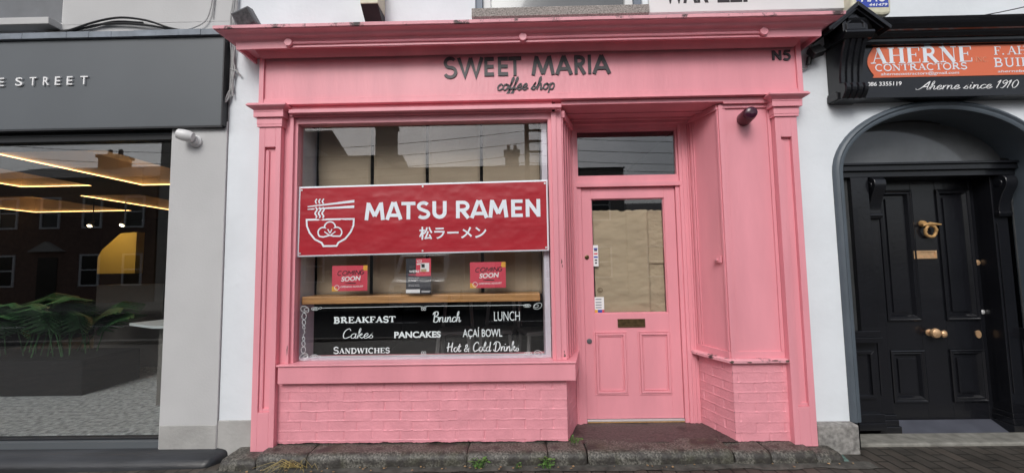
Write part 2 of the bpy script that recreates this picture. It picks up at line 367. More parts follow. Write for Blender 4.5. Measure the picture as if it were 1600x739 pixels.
SCRIPT = {
 'c': (.8, [[(.75, .78), (.5, 1), (.15, .75), (.08, .3), (.35, 0), (.85, .3)]]),
 'o': (.9, [[(.5, 1), (.15, .8), (.08, .35), (.35, 0), (.68, .25), (.72, .7), (.5, 1), (.62, .82), (.92, .85)]]),
 'e': (.8, [[(.08, .4), (.5, .55), (.62, .85), (.42, 1.02), (.15, .7), (.12, .25), (.4, 0), (.88, .35)]]),
 'f': (.62, [[(-.05, .2), (.3, 1.1), (.5, 1.95), (.38, 2.1), (.24, 1.5), (.2, -.5), (.1, -1), (-.08, -.7), (.2, .0), (.68, .35)]]),
 's': (.74, [[(-.05, .1), (.28, .8), (.42, 1.12), (.3, .72), (.55, .38), (.42, .02), (.08, .1)]]),
 'h': (.95, [[(-.05, .3), (.4, 1.6), (.35, 2.1), (.18, 1.7), (.12, 0)], [(.12, .3), (.35, .9), (.58, .95), (.62, .5), (.62, .12), (.75, 0), (1, .3)]]),
 'p': (.9, [[(.15, 1.05), (.1, 0), (.05, -1)], [(.13, .7), (.4, 1.02), (.7, .8), (.65, .2), (.4, 0), (.14, .2)]]),
 'r': (.62, [[(.08, 1), (.12, .5), (.12, 0)], [(.12, .4), (.32, .9), (.62, 1)]]),
 'u': (.98, [[(.08, 1), (.08, .3), (.28, 0), (.58, .3), (.65, 1)], [(.65, 1), (.65, .2), (.82, 0), (1.02, .3)]]),
 'n': (.98, [[(.08, 1), (.1, .5), (.1, 0)], [(.1, .4), (.35, .93), (.58, .95), (.62, .5), (.62, .12), (.75, 0), (1.02, .3)]]),
 'a': (.98, [[(.7, .85), (.45, 1), (.12, .7), (.12, .2), (.38, 0), (.66, .35), (.72, 1)], [(.72, 1), (.7, .2), (.84, 0), (1.02, .3)]]),
 'k': (.85, [[(-.02, .3), (.3, 1.7), (.2, 2.1), (.1, 1.6), (.1, 0)], [(.12, .45), (.5, 1), (.6, .75), (.2, .5), (.5, .25), (.66, 0), (.9, .25)]]),
 'd': (.98, [[(.7, .85), (.45, 1), (.12, .7), (.12, .2), (.38, 0), (.66, .35), (.78, 2.05)], [(.78, 2.05), (.7, .25), (.86, 0), (1.02, .3)]]),
 'i': (.48, [[(.1, 1), (.08, .25), (.24, 0), (.5, .3)], [(.16, 1.42), (.2, 1.55)]]),
 'l': (.48, [[(-.02, .3), (.34, 1.5), (.28, 2.05), (.12, 1.6), (.1, .3), (.25, 0), (.5, .3)]]),
 't': (.55, [[(.2, 1.7), (.12, .25), (.3, 0), (.58, .3)], [(-.1, 1.12), (.5, 1.16)]]),
 'B': (1.15, [[(.2, 2), (.12, 0)], [(-.2, 1.5), (.1, 2.0), (.7, 2.05), (.8, 1.45), (.3, 1.1), (.9, 1.0), (.98, .35), (.5, -.05), (0, .25)]]),
 'C': (1.15, [[(1.02, 1.6), (.75, 2.05), (.25, 1.6), (.1, .7), (.4, 0), (1.15, .4)]]),
 'D': (1.3, [[(.32, 1.9), (.25, .1)], [(-.15, 1.4), (.25, 2.05), (.95, 1.8), (1.1, .8), (.65, .0), (.1, .05), (-.1, .4)]]),
 'H': (1.2, [[(.12, 1.95), (.1, 0)], [(.85, 2), (.8, .2), (1.05, .05)], [(-.2, .85), (.5, 1.1), (1.0, 1.05)]]),
 'A': (1.1, [[(-.75, .35), (-.6, 0), (-.1, .35), (.85, 2.1)], [(.85, 2.1), (.78, .5), (.84, 0), (1.05, .2)], [(.1, .7), (.8, .8)]]),
 '&': (1.1, [[(.95, .75), (.7, .25), (.3, 0), (.08, .4), (.55, 1.1), (.45, 1.5), (.2, 1.2), (.45, .7), (.95, .0)]]),
 '1': (.6, [[(.0, 1.45), (.34, 2.0), (.2, .9), (.1, 0)]]),
 '9': (.85, [[(.75, 1.6), (.45, 2.0), (.12, 1.6), (.3, 1.1), (.72, 1.5), (.62, .8), (.3, .05), (.02, .15)]]),
 '0': (.95, [[(.5, 2), (.15, 1.5), (.1, .6), (.4, 0), (.75, .5), (.8, 1.4), (.5, 2)]]),
 ' ': (.6, []),
}
def script_into(mb, s, x0, x1, zb, xh, y, w, slant=.25, depth=.0012, m=0, contrast=0, rise=0):
    tot = 0; items = []
    for ch in s:
        adv, st = SCRIPT[ch]; items.append((tot, st)); tot += adv
    kx = (x1-x0)/tot; q = 0
    for off, st in items:
        for P in st:
            pts = [(x0+(off+p.x)*kx+p.y*xh*slant, zb+p.y*xh+(off/tot)*rise) for p in catmull(P)]
            q += 1
            wf = None
            if contrast:
                dz = [abs(pts[min(i+1, len(pts)-1)][1]-pts[max(i-1, 0)][1]) for i in range(len(pts))]; mxd = max(dz) or 1
                wf = (lambda dz, mxd: lambda t: w*((1-contrast)+contrast*dz[int(round(t*(len(dz)-1)))]/mxd))(dz, mxd)
            stroke(mb, pts, w, y-.00012*(q % 5), depth, m, wf=wf)
    return mb

# serif capitals: straight strokes (x0,z0,x1,z1,'k'|'n'), arcs, serif bars
def arc(cx, cz, rx, rz, a0, a1, n=14): return [(cx+rx*math.cos(R(a0+(a1-a0)*i/n)), cz+rz*math.sin(R(a0+(a1-a0)*i/n))) for i in range(n+1)]
SERIF = {
 'A': (.86, [('n', [(.14, 0), (.43, 1)]), ('k', [(.41, 1), (.72, 0)]), ('n', [(.24, .33), (.60, .33)])], [(.13, 0, .13), (.72, 0, .14)]),
 'H': (.92, [('k', [(.2, 0), (.2, 1)]), ('k', [(.72, 0), (.72, 1)]), ('n', [(.2, .5), (.72, .5)])], [(.2, 0, .16), (.2, 1, .16), (.72, 0, .16), (.72, 1, .16)]),
 'E': (.78, [('k', [(.2, 0), (.2, 1)]), ('n', [(.06, .975), (.68, .975)]), ('n', [(.2, .52), (.52, .52)]), ('n', [(.06, .025), (.70, .025)]), ('n', [(.68, .98), (.68, .76)]), ('n', [(.70, .02), (.70, .26)]), ('n', [(.52, .4), (.52, .64)])], []),
 'R': (.90, [('k', [(.2, 0), (.2, 1)]), ('w', [(.2, .975), (.42, .975)]+arc(.42, .74, .2, .235, 90, -90)+[(.2, .505)]), ('k', [(.42, .5), (.76, .0)])], [(.2, 0, .16), (.12, 1, .1), (.78, 0, .1)]),
 'N': (.92, [('n', [(.18, 0), (.18, 1)]), ('k', [(.16, 1), (.74, .0)]), ('n', [(.74, 0), (.74, 1)])], [(.18, 0, .14), (.12, 1, .1), (.74, 1, .14)]),
 'C': (.86, [('w', arc(.46, .5, .36, .5, 50, 310, 22)), ('n', [(.72, .97), (.72, .72)])], []),
 'O': (.92, [('w', arc(.46, .5, .36, .5, 0, 360, 26))], []),
 'T': (.82, [('k', [(.41, 0), (.41, 1)]), ('n', [(.06, .975), (.76, .975)]), ('n', [(.06, .99), (.06, .74)]), ('n', [(.76, .99), (.76, .74)])], [(.41, 0, .16)]),
 'S': (.70, [('w', arc(.36, .745, .24, .25, 30, 270, 14)+arc(.36, .255, .25, .25, 90, -150, 14)), ('n', [(.59, .98), (.59, .74)]), ('n', [(.10, .26), (.10, .02)])], []),
 'F': (.74, [('k', [(.2, 0), (.2, 1)]), ('n', [(.06, .975), (.66, .975)]), ('n', [(.2, .5), (.5, .5)]), ('n', [(.66, .98), (.66, .74)]), ('n', [(.5, .4), (.5, .62)])], [(.2, 0, .17)]),
 'B': (.84, [('k', [(.2, 0), (.2, 1)]), ('w', [(.06, .975), (.42, .975)]+arc(.42, .75, .19, .225, 90, -90)+[(.2, .52)]), ('w', [(.2, .5), (.44, .5)]+arc(.44, .262, .24, .238, 90, -90)+[(.06, .025)])], []),
 'U': (.90, [('w', [(.2, 1), (.2, .3)]+arc(.45, .3, .25, .3, 180, 360, 12)+[(.70, 1)])], [(.2, 1, .16), (.70, 1, .12)]),
 'I': (.46, [('k', [(.23, 0), (.23, 1)])], [(.23, 0, .17), (.23, 1, .17)]),
 'L': (.76, [('k', [(.2, 0), (.2, 1)]), ('n', [(.06, .025), (.68, .025)]), ('n', [(.68, .02), (.68, .27)])], [(.2, 1, .16)]),
 'D': (.90, [('k', [(.2, 0), (.2, 1)]), ('w', [(.06, .975), (.4, .975)]+arc(.4, .5, .38, .475, 90, -90, 16)+[(.06, .025)])], []),
 'W': (1.22, [('k', [(.14, 1), (.38, 0)]), ('n', [(.38, 0), (.60, 1)]), ('k', [(.60, 1), (.84, 0)]), ('n', [(.84, 0), (1.08, 1)])], [(.14, 1, .13), (.6, 1, .12), (1.08, 1, .12)]),
 'K': (.92, [('k', [(.2, 0), (.2, 1)]), ('n', [(.24, .42), (.72, 1)]), ('k', [(.38, .58), (.76, 0)])], [(.2, 0, .16), (.2, 1, .16), (.72, 1, .12), (.78, 0, .12)]),
 '.': (.36, [('k', [(.16, .0), (.16, .15)])], []),
 ' ': (.5, [], []),
}
def serif_into(mb, s, x0, x1, z0, z1, y, k=.2, n=.06, wv=.16, depth=.0012, m=0, small=None, rise=0):
    """small: scale of all letters after the first (small capitals)"""
    tot = 0; it = []
    for i, ch in enumerate(s):
        sc = small if (small and i > 0) else 1
        it.append((tot, ch, sc)); tot += SERIF[ch][0]*sc
    kx = (x1-x0)/tot; H = z1-z0; ref = H; q = 0
    for off, ch, sc in it:
        _, st, sr = SERIF[ch]
        bz = z0+off/tot*rise
        for kind, P in st:
            w = {'k': k, 'n': n, 'w': wv}[kind]*ref*.82; q += 1
            stroke(mb, [(x0+(off+p[0]*sc)*kx, bz+p[1]*sc*H) for p in P], w, y-.00012*(q % 6), depth, m)
        for sx, sz, hw in sr:
            q += 1; t = n*H*.55; zc = bz+sz*sc*H+(t if sz < .5 else -t)
            stroke(mb, [(x0+(off+(sx-hw)*sc)*kx, zc), (x0+(off+(sx+hw)*sc)*kx, zc)], n*ref*1.1, y-.00012*(q % 6), depth, m)
    return mb

# ================================================================== GROUND
def ground_z(x): return -.03+.018*min(0, x+1.0)
g = MB()
xs = [-30, -12, -7, -4.5, -3.5, -2.5, -1.75, -1, 0, 2, 5, 12, 30]
for i in range(len(xs)-1):
    a, b = xs[i], xs[i+1]; za, zb = ground_z(max(a, -5)), ground_z(max(b, -5))
    g.add([(a, -5.2, za), (b, -5.2, zb), (b, .3, zb), (a, .3, za)], [(0, 1, 2, 3)])
tag(g.build('pavement', M['pavers'], weld=True), kind='structure')
g = MB().box(-60, 60, -5.34, -5.2, -.22, -.028)
tag(g.build('kerb', M['granite_block'], bevel=.01), kind='structure')
g = MB().add([(-150, -150, -.2), (150, -150, -.2), (150, 60, -.2), (-150, 60, -.2)], [(0, 1, 2, 3)])
tag(g.build('ground', M['asphalt']), kind='structure')
g = MB().add([(-60, -12.2, -.196), (60, -12.2, -.196), (60, -5.34, -.196), (-60, -5.34, -.196)], [(0, 1, 2, 3)])
for k in range(-6, 7):
    g.add([(k*4-1, -8.8, -.192), (k*4+1, -8.8, -.192), (k*4+1, -8.68, -.192), (k*4-1, -8.68, -.192)], [(0, 1, 2, 3)], 1)
tag(g.build('road', [M['asphalt'], M['letterw']]), kind='structure')
g = MB().box(-60, 60, -16.6, -12.2, -.3, -.07)
tag(g.build('opposite_pavement', M['slab']), kind='structure')

# ================================================================== WHITE BUILDING (wall with openings)
WY0, WY1 = .10, .35
AC, AZ = 3.5, 2.16                                   # arch centre, springing
def ell(a, b, n=28, c=AC): return [(c+a*math.cos(math.pi*(1-i/n)), AZ+b*math.sin(math.pi*i/n)) for i in range(n+1)]
white = thing('white_building', 'white rendered building around the pink coffee shop front and the arched black door', 'building', (0, .1, 0))
w = MB()
w.box(-2.43, -2.0, WY0, WY1, .245, 3.25)             # strip left of the shop front
w.box(2.2, 2.6, WY0, WY1, .18, AZ)                   # strip right of it
w.box(4.4, 7.2, WY0, WY1, -.05, AZ)
prev = None
E_ = ell(.90, .59)
for i in range(len(E_)-1):                           # spandrels over the arch
    a, b = E_[i], E_[i+1]
    w.add([(a[0], WY0, a[1]), (b[0], WY0, b[1]), (b[0], WY0, 3.25), (a[0], WY0, 3.25)], [(0, 1, 2, 3)])
    w.add([(a[0], WY0, a[1]), (b[0], WY0, b[1]), (b[0], WY1, b[1]), (a[0], WY1, a[1])], [(0, 1, 2, 3)])
w.box(2.2, 2.6, WY0, WY1, AZ, 3.25); w.box(4.4, 7.2, WY0, WY1, AZ, 3.25)
w.box(-2.43, 7.2, WY0, WY1, 3.25, 3.54)
w.box(-2.43, -.33, WY0, WY1, 3.54, 7.2); w.box(1.1, 7.2, WY0, WY1, 3.54, 7.2); w.box(-.33, 1.1, WY0, WY1, 5.1, 7.2)
w.build('wall', M['white'], white)
w = MB().box(-2.435, 7.2, .05, 9, 7.2, 7.35); w.build('roof', M['slate'], white)
w = MB().box(-2.43, 7.2, 8.8, 9, 0, 7.2).box(7.0, 7.2, .36, 8.8, 0, 7.2).box(-2.43, -2.3, .36, 8.8, 0, 7.2)
w.box(-2.3, 7.0, .36, 8.8, 3.25, 3.4)
w.build('inner_wall', M['void'], white)
w = MB().box(2.285, 2.602, .02, .3, -.06, .187)
o = w.build('plinth_block', M['granite_block'], white, bevel=.012); o['label'] = 'rough grey granite base block'
wf = MB(); wf.box(-.33, -.27, .13, .3, 3.61, 5.1); wf.box(1.04, 1.1, .13, .3, 3.61, 5.1); wf.box(-.27, 1.04, .13, .3, 5.04, 5.1)
win = wf.build('window', M['bluegrey'], white, bevel=.004)
q = MB().box(-.268, -.2, .17, .27, 3.615, 5.04).box(.97, 1.038, .17, .27, 3.615, 5.04).box(-.2, .97, .17, .27, 3.615, 3.64).box(-.2, .97, .17, .27, 4.3, 4.34)
q.build('sash', M['upvc'], win, bevel=.003)
MB().box(-.2, .97, .21, .214, 3.64, 5.04).build('pane', M['fanlight'], win)
MB().box(-.355, 1.135, .035, .33, 3.535, 3.612).build('sill', M['granite'], win, bevel=.004)
MB().box(-.33, 1.1, .34, .36, 3.6, 5.1).build('blind', M['revealw'], win)

# ================================================================== LEFT BUILDING AND SHOP
left = thing('grey_building', 'pale grey rendered building with a charcoal fronted shop, left of the pink shop', 'building', (-4.5, .1, 0))
w = MB()
w.box(-2.905, -2.434, .084, .36, .0, 2.70)
w.box(-9.5, -2.434, .10, .36, 2.70, 3.59)
w.box(-9.5, -7.6, .10, .36, 0, 2.70)
w.box(-3.93, -2.434, .10, .36, 3.59, 7.0); w.box(-9.5, -5.3, .10, .36, 3.59, 7.0); w.box(-5.3, -3.93, .1, .36, 5.2, 7.0)
w.build('wall', M['greywall'], left, bevel=.004)
w = MB().box(-2.9, -2.4365, .080, .3, -.1, .215).box(-2.436, -2.095, .092, .3, -.1, .245)
o = w.build('plinth', M['cement'], left, bevel=.006); o['label'] = 'bare grey cement plinth'
wf = MB().frame(-5.3, -3.93, 3.59, 5.2, .055, .15, .22).box(-3.985, -3.95, .145, .15, 3.65, 5.14)
win = wf.build('window', M['upvc'], left, bevel=.004)
MB().box(-5.24, -3.99, .19, .195, 3.65, 5.14).build('pane', M['fanlight'], win)
o = MB().box(-5.4, -3.93, .0, .2, 3.545, 3.605).build('sill', M['greywall'], win, bevel=.004)
w = MB().box(-9.5, -2.434, 6.0, 6.2, 0, 7).box(-9.5, -9.3, .36, 6, 0, 7).box(-2.56, -2.434, .36, 6, 0, 7).box(-9.5, -2.434, .1, 6.2, 7.0, 7.15)
w.build('inner_wall', M['void'], left)
shop = thing('charcoal_shop_front', 'charcoal fascia box and big display window of the shop on the left edge', 'shop front', (-4.5, .1, 0))
fb = MB().box(-8.2, -2.452, .05, .098, 2.655, 3.425)
sg = fb.build('fascia_box', M['signgrey'], shop, bevel=.003)
MB().box(-2.4515, -2.4405, .03, .0985, 2.65, 3.43).box(-8.2, -2.453, .046, .099, 2.64, 2.6545).build('edge_trim', M['signdark'], sg)
fl = MB(); NP = 30
for i in range(NP):
    a, b = -8.2+i*5.75/NP, -8.2+(i+1)*5.75/NP
    fl.box(a, b-.002, .02+.004*random.random(), .0985, 3.43, 3.478+.004*random.random())
fl.build('lead_flashing', M['lead'], sg)
tx = MB(); X = -4.268
def lett(s, x0, x1): text_into(tx, s, x0, x1, 3.027, 3.100, .0495, .012, bold=.006)
wds = [('E', -4.374, -4.322), ('S', -4.225, -4.164), ('T', -4.103, -4.046), ('R', -3.987, -3.938), ('E', -3.885, -3.839), ('E', -3.784, -3.734), ('T', -3.668, -3.605)]
for s, a, b in wds: lett(s, a, b)
o = tx.build('lettering', M['letterw'], sg); o['label'] = 'spaced white capitals reading E STREET'
fr = MB().box(-7.6, -2.908, .12, .2, 2.565, 2.64).box(-7.6, -2.908, .135, .2, 2.64, 2.70).box(-7.6, -7.54, .14, .2, .1, 2.565).box(-7.54, -2.908, .14, .2, .085, .10)
fr = fr.build('window_frame', M['signdark'], shop, bevel=.003)
MB().box(-7.54, -2.908, .165, .177, .10, 2.565).build('pane', M['glassleft'], fr)
MB().box(-7.6, -2.908, .115, .1195, 2.612, 2.622).build('highlight_strip', M['signgrey'], fr)  # paler strip that paints the highlight line along the black frame head
# rounded black kerb under the display window
k = MB(); prof = []
for a in range(0, 100, 10): prof.append((.09-.155+.07*(1-math.sin(R(a)))*1.0, -.03+.065*math.cos(R(a))) )
rings = []
def kerb_ring(x, s=1): return [(x, .14-.20*s*math.cos(R(a)), -.09+.125*math.sin(R(a))**.7*(.75+.25*s)) if a > 0 else (x, .14-.20*s, -.14) for a in range(0, 91, 9)]+[(x, .14, -.14)]
for x in np.linspace(-8, -2.45, 20): rings.append(kerb_ring(x))
for t in np.linspace(.15, 1, 8): rings.append(kerb_ring(-2.45+.11*math.sin(t*math.pi/2), max(.05, math.cos(t*math.pi/2))))
k.loft(rings)
k.build('kerb_sill', mat('black_painted_kerb', (.028, .03, .034), .38, var=.5, vscale=3, bump=.2, bscale=20, stretch=(.5, 3, 3)), shop, smooth=True)
MB().box(-7.54, -2.907, .10, .16, .02, .084).build('stall_board', M['signgrey'], shop)

# interior of the left shop
g = MB().box(-9.3, -2.56, .25, 6, -.05, .09); tag(g.build('shop_floor', M['terr']), kind='structure')
coffers = [(-5.03, -3.9, .5, 2.1), (-6.64, -5.68, .5, 2.07), (-6.6, -5.68, 2.75, 4.6), (-9.2, -7.33, 2.75, 4.35)]
cl = MB()
xsC = sorted(set([-9.3, -2.56]+[v for c in coffers for v in c[:2]])); ysC = sorted(set([.21, 6]+[v for c in coffers for v in c[2:]]))
for i in range(len(xsC)-1):
    for j in range(len(ysC)-1):
        cx, cy = (xsC[i]+xsC[i+1])/2, (ysC[j]+ysC[j+1])/2
        if any(c[0] < cx < c[1] and c[2] < cy < c[3] for c in coffers): continue
        cl.add([(xsC[i], ysC[j], 2.6), (xsC[i+1], ysC[j], 2.6), (xsC[i+1], ysC[j+1], 2.6), (xsC[i], ysC[j+1], 2.6)], [(0, 1, 2, 3)])
for a, b, c, d in coffers:
    h = 2.86
    cl.add([(a, c, 2.6), (b, c, 2.6), (b, d, 2.6), (a, d, 2.6), (a, c, h), (b, c, h), (b, d, h), (a, d, h)], [(0, 1, 5, 4), (1, 2, 6, 5), (2, 3, 7, 6), (3, 0, 4, 7), (4, 5, 6, 7)], 1)
tag(cl.build('shop_ceiling', [M['ceildark'], M['ceil']]), kind='structure')
lbl = ['warm lit LED strip round the nearest ceiling recess of the charcoal shop', 'warm lit LED strip in the upper ceiling recess at the left edge of the photo',
       'warm lit LED strip in the ceiling recess just above the spotlights', 'lowest warm lit LED strip at the left edge, in the farthest ceiling recess']
for (a, b, c, d), lb in zip(coffers, lbl):
    s = MB().box(a+.002, a+.014, c, d-.014, 2.602, 2.608).box(a+.002, b, d-.014, d-.002, 2.602, 2.608)
    tag(s.build('led_strip', M['lit'], loc=((a+b)/2, (c+d)/2, 2.61)), lb, 'light', 'LED strips in the shop ceiling')
g = MB().box(-9.28, -2.57, 5.7, 5.95, .09, 2.6); tag(g.build('shop_back_wall', M['shopwall']), 'dark back wall of the charcoal shop beyond the plant', 'wall')
g = MB().prism_y([(-7.15, 1.42), (-6.5, 1.42), (-6.5, 2.12), (-6.78, 2.10), (-7.08, 1.83), (-7.15, 1.70)], 3.6, 3.75); tag(g.build('lit_wall_panel', M['yellowwall'], loc=(-6.8, 3.7, 1.42)), 'mustard yellow wall panel lit by the spotlights', 'wall panel')
for i, (x, lb) in enumerate([(-6.95, 'small lit spotlight at the left end of the track above the yellow wall'), (-6.42, 'small lit spotlight at the right end of the track above the yellow wall')]):
    t = thing('spotlight', lb, 'spotlight', (x, 3.3, 2.2), 'spotlights on the shop ceiling track')
    MB().lathe((x, 3.3, 2.3), (0, -.5, -1), [(0, .03), (.1, .035)]).build('housing', M['blacksatin'], t)
    MB().lathe((x, 3.25, 2.198), (0, -.5, -1), [(0, .03), (.008, .026)]).build('bulb', M['spot'], t)
    MB().tube([(x, 3.3, 2.3), (x, 3.3, 2.6)], .008).build('stem', M['blacksatin'], t)
sp = bpy.data.lights.new('spot_lamp', 'SPOT'); sp.energy = 14; sp.color = (1, .75, .4); sp.spot_size = R(80)
so = bpy.data.objects.new('spot_lamp', sp); COL.objects.link(so); so.location = (-6.8, 3.0, 2.15); so.rotation_euler = (R(60), 0, 0)
g = MB().box(-6.1, -5.12, 2.6, 2.9, .09, 1.26); tag(g.build('counter', M['greyblock'], loc=(-5.6, 2.7, .09), bevel=.005), 'taupe box counter behind the plant in the charcoal shop', 'counter')
g = MB().box(-4.262, -4.0, 1.66, 1.9, .09, 1.34); tag(g.build('terrazzo_pillar', M['terrcol'], loc=(-4.15, 1.8, .09), bevel=.004), 'speckled grey terrazzo pillar behind the white table', 'pillar')
t = thing('white_table', 'thin white table top against the right side of the charcoal shop window', 'table', (-3.7, 1.0, .09))
MB().add([(-4.1, 1.04, .885), (-3.62, .78, .885), (-2.98, .78, .885), (-2.98, 1.35, .885), (-3.97, 1.33, .885), (-4.1, 1.04, .91), (-3.62, .78, .91), (-2.98, .78, .91), (-2.98, 1.35, .91), (-3.97, 1.33, .91)],
         [(0, 1, 2, 3, 4), (5, 6, 7, 8, 9), (0, 1, 6, 5), (1, 2, 7, 6), (2, 3, 8, 7), (3, 4, 9, 8), (4, 0, 5, 9)]).build('tabletop', M['tablew'], t)
MB().box(-3.7, -3.1, .95, 1.25, .09, .88).build('pedestal', M['greyblock'], t)
MB().lathe((-3.62, 1.0, .911), (0, 0, 1), [(0, .035), (.07, .035)]).build('holder', M['plasticw'], t) if False else None
pl = thing('potted_plant', 'large dark green plant with split arching leaves in a black trough', 'plant', (-5.4, 1.5, .09))
MB().box(-6.6, -4.85, 1.3, 2.0, .09, .48).build('trough', M['planter'], pl, bevel=.01)
lf = MB(); rng = random.Random(5)
for i in range(26):
    bx, by = rng.uniform(-6.2, -5.2), rng.uniform(1.45, 1.85)
    az = rng.uniform(0, 2*math.pi); L = rng.uniform(.3, .55); lift = rng.uniform(.45, .85)
    d = Vector((math.cos(az), math.sin(az), 0)); sd_ = Vector((-d.y, d.x, 0))
    base = Vector((bx, by, .48))
    def mid(t): return base+d*(L*t)+Vector((0, 0, lift*(1.9*t-1.25*t*t)+.12*t))
    lf.tube([mid(0), mid(.15), mid(.3)], .006, 5)
    for k in range(12):                              # leaflets either side of the rib
        tt = .28+.72*k/12
        for sgn in (-1, 1):
            p = mid(tt); wl_ = (.2*math.sin(math.pi*min(1, (tt-.2)/.85))**.6+.03)
            tip = p+sd_*sgn*wl_+d*.1-Vector((0, 0, .35*wl_)); n_ = mid(min(1, tt+.075))
            lf.add([p, tip-d*.02, tip+d*.015, n_], [(0, 1, 2, 3)])
lf.build('leaves', M['plant'], pl)

# wall-mounted odds on the left
c = thing('security_camera', 'small white bullet shaped fitting on the grey wall below the charcoal fascia', 'camera', (-2.74, .1, 2.55))
MB().lathe((-2.69, .1, 2.53), (0, -1, 0), [(0, .05), (.03, .05), (.04, .035), (.06, .03)]).build('mount', M['plasticw'], c, smooth=True)
MB().lathe((-2.665, .03, 2.545), (-.93, -.3, .22), [(0, .02), (.01, .038), (.04, .048), (.08, .048), (.12, .04), (.13, .02)]).build('housing', M['plasticw'], c, smooth=True)
def cab(name, paths, rad, m, label, loc):
    b = MB()
    for P in paths:
        P2 = []
        PP = [Vector(p) for p in P]; QQ = [2*PP[0]-PP[1]]+PP+[2*PP[-1]-PP[-2]]
        for i in range(1, len(QQ)-2):
            a, bb, cc, d = QQ[i-1:i+3]
            for kk in range(6):
                t = kk/6; P2.append(.5*((2*bb)+(cc-a)*t+(2*a-5*bb+4*cc-d)*t*t+(3*bb-a-3*cc+d)*t**3))
        P2.append(PP[-1]); b.tube(P2, rad, 7)
    return tag(b.build(name, m, loc=loc, smooth=True), label, 'cable')
cab('cable', [[(-4.1, .06, 3.50), (-3.85, .05, 3.50), (-3.6, .06, 3.585), (-3.38, .06, 3.62), (-3.15, .06, 3.59), (-2.95, .06, 3.52), (-2.82, .06, 3.49)],
              [(-4.0, .075, 3.49), (-3.8, .07, 3.515), (-3.58, .075, 3.57), (-3.35, .075, 3.575), (-3.1, .07, 3.545), (-2.9, .07, 3.495)],
              [(-4.05, .09, 3.52), (-3.7, .085, 3.55), (-3.45, .085, 3.60), (-3.2, .085, 3.585)]], .009, M['cableblack'],
    'black cables humped over the top of the charcoal fascia', (-3.4, .06, 3.49))
rng = random.Random(3)
paths = []
for i in range(4):
    x = -2.425+.013*i
    paths.append([(x+rng.uniform(-.012, .012), .085-.004*i, z+rng.uniform(-.03, .03)) for z in (4.6, 4.1, 3.8, 3.6, 3.42, 3.25, 3.12, 3.0, 2.93)])
paths.append([(-2.42, .08, 3.15), (-2.36, .07, 3.13), (-2.33, .08, 3.09)])
paths.append([(-2.42, .07, 3.66), (-2.39, .05, 3.57), (-2.36, .06, 3.47), (-2.3, .04, 3.43)])
paths.append([(-2.415, .07, 2.96), (-2.445, .06, 2.86), (-2.42, .07, 2.9), (-2.405, .075, 3.02)])
cab('cable_bundle', paths, .0065, M['cablegrey'], 'untidy bundle of grey cables running down the wall left of the pink cornice', (-2.42, .08, 3.0))
cab('thin_cable', [[(-2.62, .05, 4.5), (-2.6, .08, 3.9), (-2.615, .08, 3.68), (-2.66, .075, 3.57), (-2.78, .07, 3.51), (-2.9, .08, 3.5)], [(-2.6, .08, 4.5), (-2.585, .085, 3.9), (-2.6, .085, 3.62)]], .005, M['cablegrey'],
    'thin grey cable curving down to the end of the lead flashing', (-2.62, .08, 3.5))

# ================================================================== PINK SHOP FRONT
sf = thing('pink_shop_front', 'pink painted timber coffee shop front with pilasters, fascia, window and recessed door', 'shop front', (0, 0, 0))
PK = M['pink']
for x0, x1, pan in ((-2.106, -1.925, (-2.057, -1.968)), (2.093, 2.268, (2.135, 2.219))):
    p = MB()
    z0, z1 = .04, 2.615
    pz0, pz1 = .335, 2.447
    yb = .075
    p.box(x0, pan[0], 0, yb, z0, z1); p.box(pan[1], x1, 0, yb, z0, z1)
    p.box(pan[0], pan[1], 0, yb, z0, pz0); p.box(pan[0], pan[1], 0, yb, pz1, z1)
    p.box(pan[0], pan[1], .028, yb, pz0, pz1)
    p.box(pan[0]+.004, pan[0]+.024, .012, .03, pz0+.022, pz1-.022); p.box(pan[1]-.024, pan[1]-.004, .012, .03, pz0+.022, pz1-.022) if False else None
    p.box(pan[0]+.0005, pan[0]+.03, .014, .0275, pz0+.0005, pz1-.026) ; p.box(pan[0]+.0305, pan[1]-.0005, .014, .0275, pz1-.026, pz1-.0005) if False else None
    p.box(pan[0]+.0305, pan[1]-.0005, .0138, .0275, pz0+.0005, pz0+.024)
    pil = p.build('pilaster', PK, sf, bevel=.0025)
    cp = MB()
    for a, b, e in ((2.612, 2.632, .012), (2.632, 2.688, .014), (2.688, 2.731, .032)):
        cp.box(x0-e, x1+e, -e, .12, a, b)
    rings = []
    for t in np.linspace(0, 1, 9):
        e = .036+.032*t+.012*math.sin(t*2*math.pi)*-1; z = 2.731+.055*t
        rings.append([(x0-e, .12, z), (x0-e, -e, z), (x1+e, -e, z), (x1+e, .12, z)])
    cp.loft(rings)
    cp.box(x0-.064, x1+.064, -.064, .12, 2.7862, 2.794)
    cp.build('capital', PK, pil, bevel=.0025)
# fascia
f = MB(); f.box(-2.12, 2.34, .018, .12, 2.80, 3.26)
f.box(-2.12, -2.082, .0, .0175, 2.80, 3.26); f.box(2.298, 2.34, .0, .0175, 2.80, 3.26); f.box(-2.0815, 2.2975, .004, .0175, 2.80, 2.845)
f.box(-2.125, 2.345, -.02, .12, 2.792, 2.7995); f.box(-2.081, 2.297, .008, .0178, 2.8455, 2.853)
fas = f.build('fascia', PK, sf, bevel=.002)
t = MB()
def caps(mb, s, x0, x1): text_into(mb, s, x0, x1, 3.022, 3.186, .0175, .02, bold=.008)
